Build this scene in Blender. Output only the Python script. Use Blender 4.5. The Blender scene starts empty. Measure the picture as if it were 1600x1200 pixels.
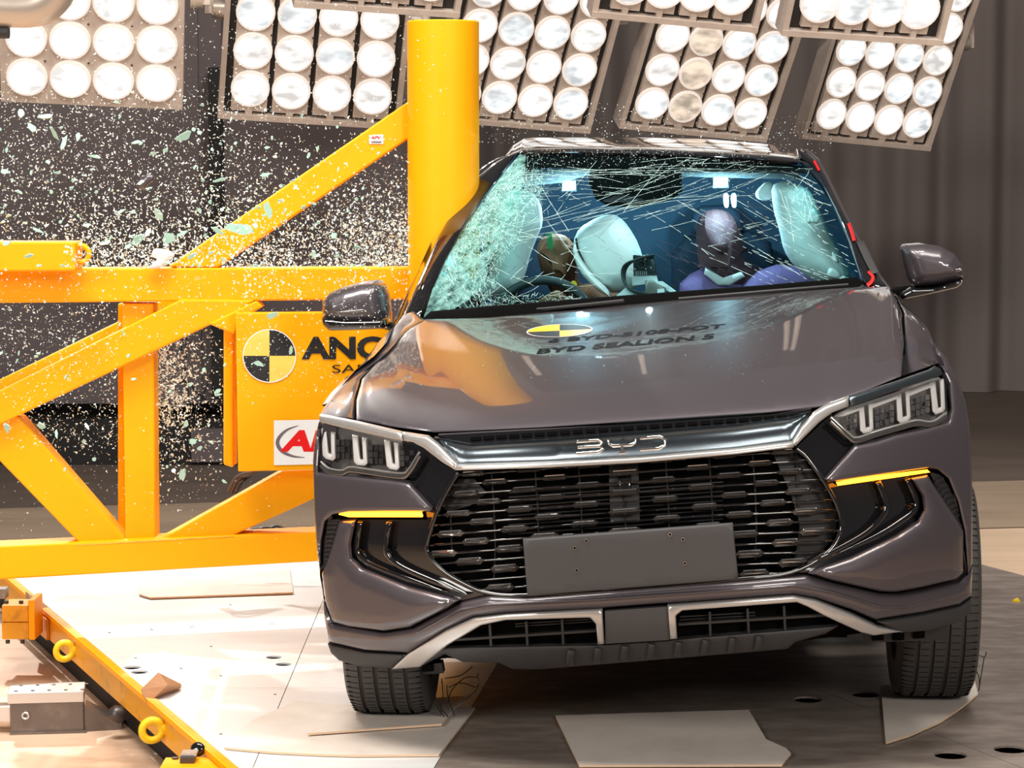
import bpy, bmesh, math, random
import numpy as np
from mathutils import Vector, Matrix
from mathutils.geometry import delaunay_2d_cdt
random.seed(7)
SC = bpy.context.scene
COL = SC.collection
V = Vector
# ------------------------------------------------------------ camera, light, exposure
FPX = 3900.0
CAM = V((0, 0, 1.66))
PITCH = math.atan(365 / FPX)
cd = bpy.data.cameras.new('camera')
cd.sensor_width = 36; cd.lens = 36 * FPX / 1600
cd.clip_end = 200
co = bpy.data.objects.new('camera', cd); COL.objects.link(co)
co.location = CAM; co.rotation_euler = (math.pi / 2 - PITCH, 0, 0)
SC.camera = co
SC.view_settings.view_transform = 'Standard'
SC.view_settings.look = 'None'
SC.view_settings.exposure = 0.0
SC.view_settings.gamma = 1
SC.view_settings.use_curve_mapping = False
w = bpy.data.worlds.new('world'); SC.world = w; w.use_nodes = True
w.node_tree.nodes['Background'].inputs[0].default_value = (0.80, 0.74, 0.74, 1)
w.node_tree.nodes['Background'].inputs[1].default_value = 0.16

def area(name, loc, target, size, power, color=(1, .95, .88), sy=None):
    l = bpy.data.lights.new(name, 'AREA'); l.energy = power; l.color = color
    l.size = size
    if sy: l.shape = 'RECTANGLE'; l.size_y = sy
    o = bpy.data.objects.new(name, l); COL.objects.link(o)
    o.location = loc
    o.rotation_euler = (V(target) - V(loc)).to_track_quat('-Z', 'Y').to_euler()
    return o
def spot(name, loc, target, power, ang=50, color=(1, .96, .9), blend=.6, r=.06):
    l = bpy.data.lights.new(name, 'SPOT'); l.energy = power; l.color = color
    l.spot_size = math.radians(ang); l.spot_blend = blend; l.shadow_soft_size = r
    o = bpy.data.objects.new(name, l); COL.objects.link(o)
    o.location = loc
    o.rotation_euler = (V(target) - V(loc)).to_track_quat('-Z', 'Y').to_euler()
    return o
area('ceiling_softbox', (-1.9, 6.2, 6.2), (-1.6, 8.4, 0), 2.4, 430, sy=2.0)
area('ceiling_softbox', (2.0, 6.0, 6.4), (1.4, 7.6, 0), 2.6, 170, sy=1.8)
area('front_lamp_bank', (-4.6, 1.2, 3.4), (-1.2, 8.6, .7), 2.0, 255, sy=1.4)
area('front_lamp_bank', (3.4, .2, 3.2), (.8, 7, .8), 2.0, 235, sy=1.2)
area('wall_wash', (1.5, 7.6, 8.2), (1.5, 19, 2.0), 2.0, 420, sy=.8)
spot('rear_lamp_beam', (-3.2, 12.6, 3.6), (-1.1, 8.3, .1), 1100, 42)
spot('rear_lamp_beam', (-1.2, 13.2, 3.6), (-.6, 8.3, .5), 380, 36)
spot('side_lamp_beam', (4.6, 9.5, 4.5), (2.4, 12.0, -.2), 550, 60)

# ------------------------------------------------------------ projection helpers
FW = V((0, math.cos(PITCH), -math.sin(PITCH)))
UP = V((0, math.sin(PITCH), math.cos(PITCH)))
def ray(px, py):
    return V(((px - 800), 0, 0)) + UP * (600 - py) + FW * FPX
def D(px, py, y):                       # point of the ray at world depth y
    r = ray(px, py); return CAM + r * (y / r.y)
def G(px, py, z=0.0):                   # point of the ray on a level plane
    r = ray(px, py); return CAM + r * ((z - CAM.z) / r.z)
YAW = math.radians(4)
AX = V((math.sin(YAW), math.cos(YAW), 0)); LAT = V((math.cos(YAW), -math.sin(YAW), 0))
CO = V((.29, 6.5, 0))
def C(px, py, yc):                      # point of the ray on the car's cross-plane yc metres behind its nose
    r = ray(px, py); t = (yc - (CAM - CO).dot(AX)) / r.dot(AX)
    return CAM + r * t
def L(x, yc, z): return CO + LAT * x + AX * yc + V((0, 0, z))
def toL(p): d = p - CO; return d.dot(LAT), d.dot(AX), p.z
YV = V((0, 1, 0))

# ------------------------------------------------------------ materials
MATS = {}
def mat(name, col, rough=.5, metal=0, coat=0, emit=None, es=0, noise=None, bump=None, spec=None, alpha=None):
    m = bpy.data.materials.new(name); m.use_nodes = True
    nt = m.node_tree; b = nt.nodes['Principled BSDF']
    b.inputs['Base Color'].default_value = (*col, 1)
    b.inputs['Roughness'].default_value = rough
    b.inputs['Metallic'].default_value = metal
    b.inputs['Coat Weight'].default_value = coat
    b.inputs['Coat Roughness'].default_value = .03
    if spec is not None: b.inputs['Specular IOR Level'].default_value = spec
    if emit: b.inputs['Emission Color'].default_value = (*emit, 1); b.inputs['Emission Strength'].default_value = es
    if alpha is not None: b.inputs['Alpha'].default_value = alpha
    if noise:                            # (scale, colour2, contrast lo, hi, stretch)
        tc = nt.nodes.new('ShaderNodeTexCoord'); mp = nt.nodes.new('ShaderNodeMapping')
        n = nt.nodes.new('ShaderNodeTexNoise'); r = nt.nodes.new('ShaderNodeValToRGB')
        nt.links.new(tc.outputs['Object'], mp.inputs[0]); nt.links.new(mp.outputs[0], n.inputs['Vector'])
        if len(noise) > 4: mp.inputs['Scale'].default_value = noise[4]
        n.inputs['Scale'].default_value = noise[0]; n.inputs['Detail'].default_value = 8; n.inputs['Roughness'].default_value = .65
        r.color_ramp.elements[0].position = noise[2]; r.color_ramp.elements[1].position = noise[3]
        r.color_ramp.elements[0].color = (*col, 1); r.color_ramp.elements[1].color = (*noise[1], 1)
        nt.links.new(n.outputs[0], r.inputs[0]); nt.links.new(r.outputs[0], b.inputs['Base Color'])
    if bump:                             # (scale, strength)
        tc = nt.nodes.new('ShaderNodeTexCoord'); n = nt.nodes.new('ShaderNodeTexNoise'); bp = nt.nodes.new('ShaderNodeBump')
        nt.links.new(tc.outputs['Object'], n.inputs['Vector']); n.inputs['Scale'].default_value = bump[0]; n.inputs['Detail'].default_value = 4
        bp.inputs['Strength'].default_value = bump[1]; bp.inputs['Distance'].default_value = .01
        nt.links.new(n.outputs[0], bp.inputs['Height']); nt.links.new(bp.outputs[0], b.inputs['Normal'])
    MATS[name] = m
    return m
M = MATS
mat('paint', (.074, .061, .070), .42, .42, 1)
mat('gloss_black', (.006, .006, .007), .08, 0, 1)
mat('black_plastic', (.028, .027, .028), .55)
mat('void_black', (.004, .004, .004), .9, spec=.02)
mat('satin_dark', (.10, .12, .135), .26, .85)
mat('satin_silver', (.50, .48, .46), .30, .6)
mat('chrome', (.85, .84, .82), .08, 1)
mat('dark_chrome', (.22, .21, .20), .13, .9, .4)
mat('fin_chrome', (.42, .39, .37), .20, .85, .4)
mat('grille_grey', (.022, .020, .019), .6)
mat('plate_grey', (.052, .05, .052), .55, 0, 0, bump=(600, .15))
mat('yellow', (.98, .43, .0), .50, 0, 0, spec=.25, noise=(1.2, (.97, .38, .0), .35, .8), bump=(14, .06))
mat('yellow_worn', (.80, .36, .006), .5, 0, .1, noise=(9, (.32, .13, .02), .56, .78))
mat('yellow_bright', (.85, .58, .01), .45, noise=(25, (.35, .2, .01), .6, .72))
mat('white_sticker', (.86, .86, .86), .4)
mat('logo_red', (.80, .01, .012), .4)
mat('logo_grey', (.16, .13, .15), .5)
mat('print_black', (.012, .011, .012), .5)
mat('decal_black', (.006, .006, .006), .6, spec=.05)
mat('decal_yellow', (.95, .50, .01), .4)
mat('pale_amber', (.95, .60, .10), .35, 0, .4)
mat('amber_led', (1, .35, .02), .4, emit=(1, .30, .015), es=7)
mat('drl', (.92, .90, .89), .3, 0, .6)
mat('reflector', (.75, .74, .73), .12, 1)
mat('lamp_inner', (.26, .245, .235), .25, .5)
mat('rubber', (.05, .046, .043), .62, bump=(160, .2))
mat('rim', (.12, .12, .13), .35, .8)
mat('airbag', (.90, .90, .86), .75, bump=(9, .5))
mat('dummy_skin', (.30, .115, .06), .6, spec=.2)
mat('dummy_dark', (.12, .055, .06), .65, spec=.15)
mat('shirt', (.26, .15, .34), .85)
mat('seat', (.035, .06, .10), .8)
mat('headliner', (.13, .14, .14), .85, spec=.1)
mat('cabin_back_bluelit', (.085, .17, .27), .8)  # blue cast of the cabin LEDs is put into this colour
mat('red_tape', (.80, .01, .012), .45)
mat('green_tape', (.04, .30, .10), .6)
mat('board', (.72, .64, .57), .65, noise=(3, (.55, .46, .39), .45, .85))
mat('board_edge', (.72, .50, .33), .7)
mat('wood', (.33, .14, .055), .6, noise=(5, (.45, .22, .10), .35, .7, (1, 1, 9)))
mat('pale_wood', (.40, .24, .13), .6)
mat('alu', (.84, .84, .84), .36, .2, noise=(2.2, (.60, .54, .49), .54, 1.0, (1, 3, 1)))
mat('steel_floor', (.20, .16, .135), .42, .12, noise=(5.5, (.33, .275, .24), .42, .70, (1, 2.2, 1)), bump=(30, .12))
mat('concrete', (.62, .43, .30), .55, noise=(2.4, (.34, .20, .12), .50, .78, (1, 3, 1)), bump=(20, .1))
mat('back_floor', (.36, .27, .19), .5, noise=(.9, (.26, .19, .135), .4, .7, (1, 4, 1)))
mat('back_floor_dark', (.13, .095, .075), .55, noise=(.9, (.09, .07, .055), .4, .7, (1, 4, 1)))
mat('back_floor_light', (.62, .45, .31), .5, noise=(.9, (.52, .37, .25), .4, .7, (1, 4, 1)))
mat('curtain', (.17, .14, .13), .9, bump=(90, .25))
mat('wall_grey', (.115, .093, .095), .85, bump=(60, .2))
mat('wall_dark', (.010, .009, .009), .8)
mat('bank_metal', (.50, .41, .35), .55, .1, noise=(8, (.58, .48, .41), .4, .6))
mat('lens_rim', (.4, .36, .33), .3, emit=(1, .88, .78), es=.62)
mat('bank_gap', (.02, .016, .014), .7)
mat('pipe', (.62, .54, .46), .35, .6)
mat('dark_steel', (.19, .16, .145), .4, .7, noise=(6, (.33, .29, .26), .45, .7))
mat('bright_steel', (.75, .74, .74), .3, .8)
mat('bolt', (.10, .09, .09), .4, .7)
mat('shard', (.42, .66, .55), .2, 0, .4)
mat('spray', (.84, .95, .92), .35)
mat('crack', (.62, .90, .86), .4)
mat('crack_green', (.22, .52, .48), .4)
mat('crack_dark', (.01, .015, .02), .4)
mat('strap', (.85, .78, .74), .8)
mat('cable', (.012, .011, .011), .5)
mat('cable_brown', (.10, .06, .04), .6)
mat('circuit', (.035, .045, .045), .35, .4)
mat('cabin_led', (.8, .95, 1), .4, emit=(.60, .88, 1), es=7)
mat('yellow_dot', (.9, .55, .02), .5)

def lens_mat(name, tint, lo, hi, seed):
    m = bpy.data.materials.new(name); m.use_nodes = True; nt = m.node_tree
    b = nt.nodes['Principled BSDF']; b.inputs['Roughness'].default_value = .15
    b.inputs['Base Color'].default_value = (.12, .12, .12, 1)
    tc = nt.nodes.new('ShaderNodeTexCoord'); n = nt.nodes.new('ShaderNodeTexNoise')
    mp = nt.nodes.new('ShaderNodeMapping'); mp.inputs['Location'].default_value = (seed, seed * 2, 0)
    mp.inputs['Scale'].default_value = (1, 1, 2.2)
    n.inputs['Scale'].default_value = 7; n.inputs['Detail'].default_value = 2
    r = nt.nodes.new('ShaderNodeMapRange'); r.inputs[1].default_value = .33; r.inputs[2].default_value = .60
    r.inputs[3].default_value = lo; r.inputs[4].default_value = hi
    nt.links.new(tc.outputs['Object'], mp.inputs[0]); nt.links.new(mp.outputs[0], n.inputs['Vector'])
    nt.links.new(n.outputs[0], r.inputs[0]); nt.links.new(r.outputs[0], b.inputs['Emission Strength'])
    b.inputs['Emission Color'].default_value = (*tint, 1)
    MATS[name] = m
for i in range(3): lens_mat('lens_%d' % i, (1, .97, .94), .62, 1.4, i * 3.1)
for i in range(2): lens_mat('lens_blue_%d' % i, (.92, .97, 1), .58, 1.3, 5 + i * 2.7)
lens_mat('lens_amber', (1, .80, .62), .35, 1.0, 9)
lens_mat('lens_white', (1, .98, .96), .75, 1.7, 12)

def glass_mat(name, tint, gl=.12, cloudy=0):
    m = bpy.data.materials.new(name); m.use_nodes = True; nt = m.node_tree
    for n in list(nt.nodes): nt.nodes.remove(n)
    out = nt.nodes.new('ShaderNodeOutputMaterial'); mx = nt.nodes.new('ShaderNodeMixShader')
    tr = nt.nodes.new('ShaderNodeBsdfTransparent'); tr.inputs[0].default_value = (*tint, 1)
    g = nt.nodes.new('ShaderNodeBsdfGlossy'); g.inputs['Roughness'].default_value = .03
    lw = nt.nodes.new('ShaderNodeLayerWeight'); lw.inputs[0].default_value = gl
    nt.links.new(lw.outputs['Fresnel'], mx.inputs[0]); nt.links.new(tr.outputs[0], mx.inputs[1]); nt.links.new(g.outputs[0], mx.inputs[2])
    last = mx
    if cloudy:
        d = nt.nodes.new('ShaderNodeBsdfDiffuse'); d.inputs[0].default_value = (.45, .78, .74, 1)
        m2 = nt.nodes.new('ShaderNodeMixShader'); nz = nt.nodes.new('ShaderNodeTexNoise'); nz.inputs['Scale'].default_value = 30; nz.inputs['Detail'].default_value = 6
        tc = nt.nodes.new('ShaderNodeTexCoord'); nt.links.new(tc.outputs['Object'], nz.inputs['Vector'])
        r = nt.nodes.new('ShaderNodeMapRange'); r.inputs[1].default_value = .35; r.inputs[2].default_value = .68; r.inputs[3].default_value = 0; r.inputs[4].default_value = cloudy
        nt.links.new(nz.outputs[0], r.inputs[0]); nt.links.new(r.outputs[0], m2.inputs[0])
        nt.links.new(mx.outputs[0], m2.inputs[1]); nt.links.new(d.outputs[0], m2.inputs[2]); last = m2
    nt.links.new(last.outputs[0], out.inputs[0]); MATS[name] = m
glass_mat('windscreen_glass', (.74, .90, .92), .06)
glass_mat('crazed_glass', (.66, .90, .88), .06, .36)
glass_mat('clear_lens', (.93, .93, .93), .10)
glass_mat('side_glass', (.10, .11, .12), .15)

# ------------------------------------------------------------ object helpers
ORG = {}
def root(name, loc, label, cat, group=None):
    o = bpy.data.objects.new(name, None); COL.objects.link(o); o.location = loc
    o.empty_display_size = .1
    o['label'] = label; o['category'] = cat
    if group: o['group'] = group
    ORG[o.name] = V(loc); return o
def tag(o, label, cat, group=None, kind=None):
    o['label'] = label; o['category'] = cat
    if group: o['group'] = group
    if kind: o['kind'] = kind
    return o
def struct(o): o['kind'] = 'structure'; return o
def link(name, verts, faces, m, parent=None, smooth=False, angle=35, lab=None):
    """verts in world space; a top-level mesh gets its origin at its base"""
    verts = [V(v) for v in verts]
    if parent is None:
        lo = [min(v[i] for v in verts) for i in range(3)]; hi = [max(v[i] for v in verts) for i in range(3)]
        org = V(((lo[0] + hi[0]) / 2, (lo[1] + hi[1]) / 2, lo[2]))
    else: org = ORG[parent.name]
    me = bpy.data.meshes.new(name)
    me.from_pydata([v - org for v in verts], [], faces); me.update()
    bm = bmesh.new(); bm.from_mesh(me); bmesh.ops.recalc_face_normals(bm, faces=bm.faces); bm.to_mesh(me); bm.free()
    if smooth:
        me.polygons.foreach_set('use_smooth', [True] * len(me.polygons))
        me.set_sharp_from_angle(angle=math.radians(angle))
    ms = m if isinstance(m, (list, tuple)) else [m]
    for x in ms: me.materials.append(MATS[x])
    o = bpy.data.objects.new(name, me); COL.objects.link(o)
    if parent is None: o.location = org
    else: o.parent = parent
    ORG[o.name] = org
    if lab: o['label'] = lab
    return o
def box(o, a, b, c):                    # eight corners and six faces from an origin and three edge vectors
    o, a, b, c = V(o), V(a), V(b), V(c)
    vs = [o, o + a, o + a + b, o + b, o + c, o + a + c, o + a + b + c, o + b + c]
    return vs, [(0, 1, 2, 3), (4, 7, 6, 5), (0, 4, 5, 1), (1, 5, 6, 2), (2, 6, 7, 3), (3, 7, 4, 0)]
def cbox(c, sx, sy, sz, R=None):
    R = R or Matrix.Identity(3); a, b, d = R @ V((sx, 0, 0)), R @ V((0, sy, 0)), R @ V((0, 0, sz))
    return box(V(c) - (a + b + d) / 2, a, b, d)
def merge(*ms):
    vs, fs = [], []
    for v, f in ms:
        k = len(vs); vs += list(v); fs += [tuple(i + k for i in q) for q in f]
    return vs, fs
def bevel(o, wdt, seg=2):
    md = o.modifiers.new('bevel', 'BEVEL'); md.width = wdt; md.segments = seg; md.limit_method = 'ANGLE'; return o
def tube(pts, r, n=8, cap=True, closed=False):
    pts = [V(p) for p in pts]; vs, fs = [], []; N = len(pts)
    rs = r if isinstance(r, (list, tuple)) else [r] * N
    prev = None
    for i, p in enumerate(pts):
        if closed: t = pts[(i + 1) % N] - pts[i - 1]
        else: t = pts[min(i + 1, N - 1)] - pts[max(i - 1, 0)]
        t.normalize()
        if prev is None:
            a = t.orthogonal().normalized()
        else:
            a = (prev - t * prev.dot(t)).normalized()
        prev = a; b = t.cross(a)
        for k in range(n):
            q = 2 * math.pi * k / n
            vs.append(p + (a * math.cos(q) + b * math.sin(q)) * rs[i])
    for i in range(N if closed else N - 1):
        j = (i + 1) % N
        for k in range(n):
            fs.append((i * n + k, i * n + (k + 1) % n, j * n + (k + 1) % n, j * n + k))
    if cap and not closed: fs.append(tuple(range(n))); fs.append(tuple((N - 1) * n + k for k in range(n)))
    return vs, fs
def cr(pts, n=6, closed=False):         # Catmull-Rom through points of any dimension
    P = [np.array(p, float) for p in pts]; out = []; N = len(P)
    for i in range(N if closed else N - 1):
        p0 = P[i - 1] if (closed or i > 0) else 2 * P[0] - P[1]; p1 = P[i]; p2 = P[(i + 1) % N]
        p3 = P[(i + 2) % N] if (closed or i + 2 < N) else 2 * P[-1] - P[-2]
        for k in range(n):
            t = k / n
            out.append(.5 * ((2 * p1) + (-p0 + p2) * t + (2 * p0 - 5 * p1 + 4 * p2 - p3) * t * t + (-p0 + 3 * p1 - 3 * p2 + p3) * t ** 3))
    if not closed: out.append(P[-1])
    return out
def chaikin(pts, n=1, k=.22):
    for _ in range(n):
        q = []
        for i in range(len(pts)):
            a = np.array(pts[i], float); b = np.array(pts[(i + 1) % len(pts)], float)
            q += [a + (b - a) * k, b - (b - a) * k]
        pts = q
    return [tuple(p) for p in pts]
def rbf(cp):                            # thin-plate spline through (px, py, value)
    A = np.array(cp, float); X = A[:, :2] / 100; n = len(A)
    def K(d): return np.where(d > 1e-9, d * d * np.log(d + 1e-12), 0)
    Mx = np.zeros((n + 3, n + 3)); d = np.linalg.norm(X[:, None] - X[None], axis=2)
    Mx[:n, :n] = K(d) + np.eye(n) * 1e-3; Mx[:n, n] = 1; Mx[:n, n + 1:] = X; Mx[n, :n] = 1; Mx[n + 1:, :n] = X.T
    wv = np.linalg.solve(Mx, np.concatenate([A[:, 2], [0, 0, 0]]))
    def f(x, y):
        q = np.array([x, y]) / 100; dd = np.linalg.norm(X - q, axis=1)
        return float(K(dd) @ wv[:n] + wv[n] + wv[n + 1] * q[0] + wv[n + 2] * q[1])
    return f
def distb(P, B):                        # distance of points P to closed polyline B
    A = B; E = np.roll(B, -1, 0) - B; L2 = (E ** 2).sum(1) + 1e-12
    W = P[:, None] - A[None]; t = np.clip((W * E[None]).sum(2) / L2, 0, 1)
    return np.sqrt((((W - t[..., None] * E[None])) ** 2).sum(2)).min(1)
def inpoly(P, B):
    x, y = P[:, 0], P[:, 1]; c = np.zeros(len(P), bool)
    for i in range(len(B)):
        x1, y1 = B[i]; x2, y2 = B[i - 1]
        with np.errstate(divide='ignore', invalid='ignore'):
            hit = ((y1 > y) != (y2 > y)) & (x < (x2 - x1) * (y - y1) / (y2 - y1 + 1e-15) + x1)
        c ^= hit
    return c
def fill(poly, step, rings=()):
    """triangulate a closed outline with inner points; returns 2-D verts, tris, boundary loop, distance to the edge"""
    B = []
    for i in range(len(poly)):
        a = np.array(poly[i], float); b = np.array(poly[(i + 1) % len(poly)], float)
        n = max(1, int(np.linalg.norm(b - a) / step + .5))
        for k in range(n): B.append(a + (b - a) * k / n)
    B = np.array(B); nb = len(B)
    lo, hi = B.min(0), B.max(0)
    gx = np.arange(lo[0] + step / 2, hi[0], step); gy = np.arange(lo[1] + step / 2, hi[1], step * .87)
    Gp = np.array([(x + (step / 2 if j % 2 else 0), y) for j, y in enumerate(gy) for x in gx]) if len(gx) and len(gy) else np.zeros((0, 2))
    extra = []
    T = np.roll(B, -1, 0) - np.roll(B, 1, 0); T /= (np.linalg.norm(T, axis=1)[:, None] + 1e-9)
    ar = ((B[:, 0] * np.roll(B[:, 1], -1)) - (np.roll(B[:, 0], -1) * B[:, 1])).sum()
    Nn = np.stack([-T[:, 1], T[:, 0]], 1) * (1 if ar > 0 else -1)
    for r in rings:
        q = B + Nn * r
        q = q[inpoly(q, B)]
        if len(q): q = q[distb(q, B) > r * .9]; extra.append(q)
    if len(Gp):
        Gp = Gp[inpoly(Gp, B)]
        mr = (max(rings) if rings else 0) + step * .45
        if len(Gp): Gp = Gp[distb(Gp, B) > mr]
    I = np.concatenate([e for e in extra] + [Gp]) if extra else Gp
    allp = [V((float(p[0]), float(p[1]))) for p in list(B) + list(I)]
    edges = [(i, (i + 1) % nb) for i in range(nb)]
    r = delaunay_2d_cdt(allp, edges, [], 1, 1e-5)
    vs, es, fs, ov = r[0], r[1], r[2], r[3]
    P = np.array([(v.x, v.y) for v in vs])
    # boundary loop from faces
    cnt = {}
    for f in fs:
        for i in range(3):
            e = (f[i], f[(i + 1) % 3]); cnt[e] = cnt.get(e, 0) + 1
    be = [e for e in cnt if (e[1], e[0]) not in cnt]
    return P, [tuple(f) for f in fs], be, distb(P, B)
def slab(P2, tris, be, front, back):
    n = len(P2); vs = list(front) + list(back)
    fs = [t for t in tris] + [(t[2] + n, t[1] + n, t[0] + n) for t in tris]
    fs += [(e[1], e[0], e[0] + n, e[1] + n) for e in be]
    return vs, fs
def panel(name, pts, dep, m, parent, P=C, thick=.03, h=0, r=0, step=10, rnd=0, dy=0, ax=AX, both=False, lab=None, angle=38, ret=False):
    """a plate of real thickness whose outline is given on the picture grid and whose depth is dep(px, py)"""
    poly = chaikin(pts, rnd) if rnd else pts
    rings = [r * .12, r * .4, r * .8] if h else ()
    P2, tris, be, ds = fill(poly, step, rings)
    fr, bk = [], []
    for (x, y), d in zip(P2, ds):
        b = h * math.sqrt(max(0, 1 - (1 - min(d / r, 1)) ** 2)) if h else 0
        dd = (dep(x, y) if callable(dep) else dep) + dy
        p = P(x, y, dd); fr.append(p - ax * b); bk.append(p + ax * (thick + (b if both else 0)))
    vs, fs = slab(P2, tris, be, fr, bk)
    if ret: return vs, fs
    return link(name, vs, fs, m, parent, True, angle, lab)
def strip(pts, wd):                     # polygon around a polyline
    pts = [np.array(p, float) for p in pts]; l, r = [], []
    ws = wd if isinstance(wd, (list, tuple)) else [wd] * len(pts)
    for i, p in enumerate(pts):
        t = pts[min(i + 1, len(pts) - 1)] - pts[max(i - 1, 0)]; t /= np.linalg.norm(t); n = np.array([-t[1], t[0]]) * ws[i] / 2
        l.append(tuple(p + n)); r.append(tuple(p - n))
    return l + r[::-1]
def text2d(s, bold=0):
    cu = bpy.data.curves.new('t', 'FONT'); cu.body = s; cu.size = 1; cu.offset = bold; cu.resolution_u = 4
    o = bpy.data.objects.new('t', cu); COL.objects.link(o)
    dg = bpy.context.evaluated_depsgraph_get(); me = bpy.data.meshes.new_from_object(o.evaluated_get(dg))
    vs = [(v.co.x, v.co.y) for v in me.vertices]; fs = [tuple(p.vertices) for p in me.polygons]
    bpy.data.objects.remove(o); bpy.data.meshes.remove(me); bpy.data.curves.remove(cu)
    return vs, fs
def text(name, s, m, parent, mapf, bold=0, lab=None, thick=V((0, 0, 0))):
    """mapf(u, v) -> world point; u runs 0..1 over the text's width, v = 0..1 over the capital height"""
    vs, fs = text2d(s, bold); x0 = min(v[0] for v in vs); x1 = max(v[0] for v in vs); y0 = min(v[1] for v in vs); y1 = max(v[1] for v in vs)
    W = [mapf((v[0] - x0) / (x1 - x0), (v[1] - y0) / (y1 - y0)) for v in vs]
    return link(name, W, fs, m, parent, lab=lab)
def disc(c, r, ax, n=20, th=.004):
    ax = V(ax).normalized(); a = ax.orthogonal().normalized(); b = ax.cross(a)
    ring = [V(c) + (a * math.cos(2 * math.pi * k / n) + b * math.sin(2 * math.pi * k / n)) * r for k in range(n)]
    vs = ring + [p + ax * th for p in ring]
    return vs, [tuple(range(n)), tuple(n + k for k in range(n))] + [(k, (k + 1) % n, n + (k + 1) % n, n + k) for k in range(n)]
def lathe(prof, c, axis, n=48, ref=None):   # prof: (along axis, radius)
    axis = V(axis).normalized(); a = V(ref) if ref else axis.orthogonal().normalized(); b = axis.cross(a); vs, fs = [], []
    for t, r in prof:
        for k in range(n):
            q = 2 * math.pi * k / n; vs.append(V(c) + axis * t + (a * math.cos(q) + b * math.sin(q)) * r)
    for i in range(len(prof) - 1):
        for k in range(n): fs.append((i * n + k, i * n + (k + 1) % n, (i + 1) * n + (k + 1) % n, (i + 1) * n + k))
    return vs, fs
def prism(base, vec):
    base = [V(p) for p in base]; n = len(base)
    return base + [p + V(vec) for p in base], [tuple(range(n)), tuple(range(2 * n - 1, n - 1, -1))] + [(k, (k + 1) % n, (k + 1) % n + n, k + n) for k in range(n)]

# ============================================================ SETTING
# lower concrete floor (world z = -0.2) with slabs beyond, separated by real joints
ZL = -.2
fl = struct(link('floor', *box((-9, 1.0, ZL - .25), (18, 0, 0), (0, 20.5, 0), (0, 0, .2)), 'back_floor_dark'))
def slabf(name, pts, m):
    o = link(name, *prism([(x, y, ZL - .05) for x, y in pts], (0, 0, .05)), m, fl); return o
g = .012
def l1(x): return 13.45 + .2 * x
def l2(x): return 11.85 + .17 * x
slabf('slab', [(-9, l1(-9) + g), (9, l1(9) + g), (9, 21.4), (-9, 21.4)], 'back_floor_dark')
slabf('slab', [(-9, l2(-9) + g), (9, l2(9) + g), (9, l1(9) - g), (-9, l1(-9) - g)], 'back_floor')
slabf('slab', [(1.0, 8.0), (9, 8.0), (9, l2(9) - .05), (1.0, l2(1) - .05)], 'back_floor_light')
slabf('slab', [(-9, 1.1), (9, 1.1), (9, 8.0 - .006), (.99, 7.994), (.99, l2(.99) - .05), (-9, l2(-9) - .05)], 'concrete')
jn = link('joint_strip', *prism([(-9, l2(-9) - .045, ZL - .05), (9, l2(9) - .045, ZL - .05), (9, l2(9) + .008, ZL - .05), (-9, l2(-9) + .008, ZL - .05)], (0, 0, .046)), 'cable_brown', fl)

# curtain on the right, pleated
def curtain(name, x0, x1, yb, z0, z1, m, amp, per, n, par=None, tilt=0):
    vs, fs = [], []; N = n
    for i in range(N + 1):
        x = x0 + (x1 - x0) * i / N
        ph = x / per * 2 * math.pi + .9 * math.sin(x * 1.7)
        y = yb + amp * (math.sin(ph) + .35 * math.sin(2.3 * ph + 1)) + tilt * (x - x0)
        vs += [V((x, y, z0)), V((x, y * 1.0 + .02, z1)), V((x, y + .04, z0)), V((x, y + .06, z1))]
    for i in range(N):
        a = i * 4; b = a + 4
        fs += [(a, b, b + 1, a + 1), (a + 2, a + 3, b + 3, b + 2), (a, a + 2, b + 2, b), (a + 1, b + 1, b + 3, a + 3)]
    return link(name, vs, fs, m, par, True, 60)
cu = curtain('wall_back', -1.6, 9, 19.2, ZL + .005, 7.5, 'curtain', .075, .62, 420)
struct(cu)
wl = link('wall_left', *box((-9, 15.0, .10), (8.4, 0, 0), (0, .12, 0), (0, 0, 7.4)), 'wall_grey'); struct(wl)
# panel seams, posts and plinth of the left wall
link('wall_panel', *box((-1.72, 14.97, .10), (1.25, 0, 0), (0, .02, 0), (0, 0, 7.4)), 'wall_grey', wl)
link('wall_panel', *box((-9, 14.97, .10), (7.13, 0, 0), (0, .02, 0), (0, 0, 7.4)), 'wall_grey', wl)
link('wall_post', *box((-1.80, 14.88, .10), (.07, 0, 0), (0, .08, 0), (0, 0, 2.05)), 'wall_dark', wl)
link('plinth', *box((-9, 14.72, ZL), (8.5, 0, 0), (0, .4, 0), (0, 0, .30)), 'wall_dark', wl)
link('plinth_cap', *box((-9, 14.68, .105), (8.5, 0, 0), (0, .44, 0), (0, 0, .035)), 'void_black', wl)
link('plinth_panel', *box((-1.9, 14.69, ZL + .02), (.95, 0, 0), (0, .03, 0), (0, 0, .2)), 'wall_grey', wl)

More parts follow.
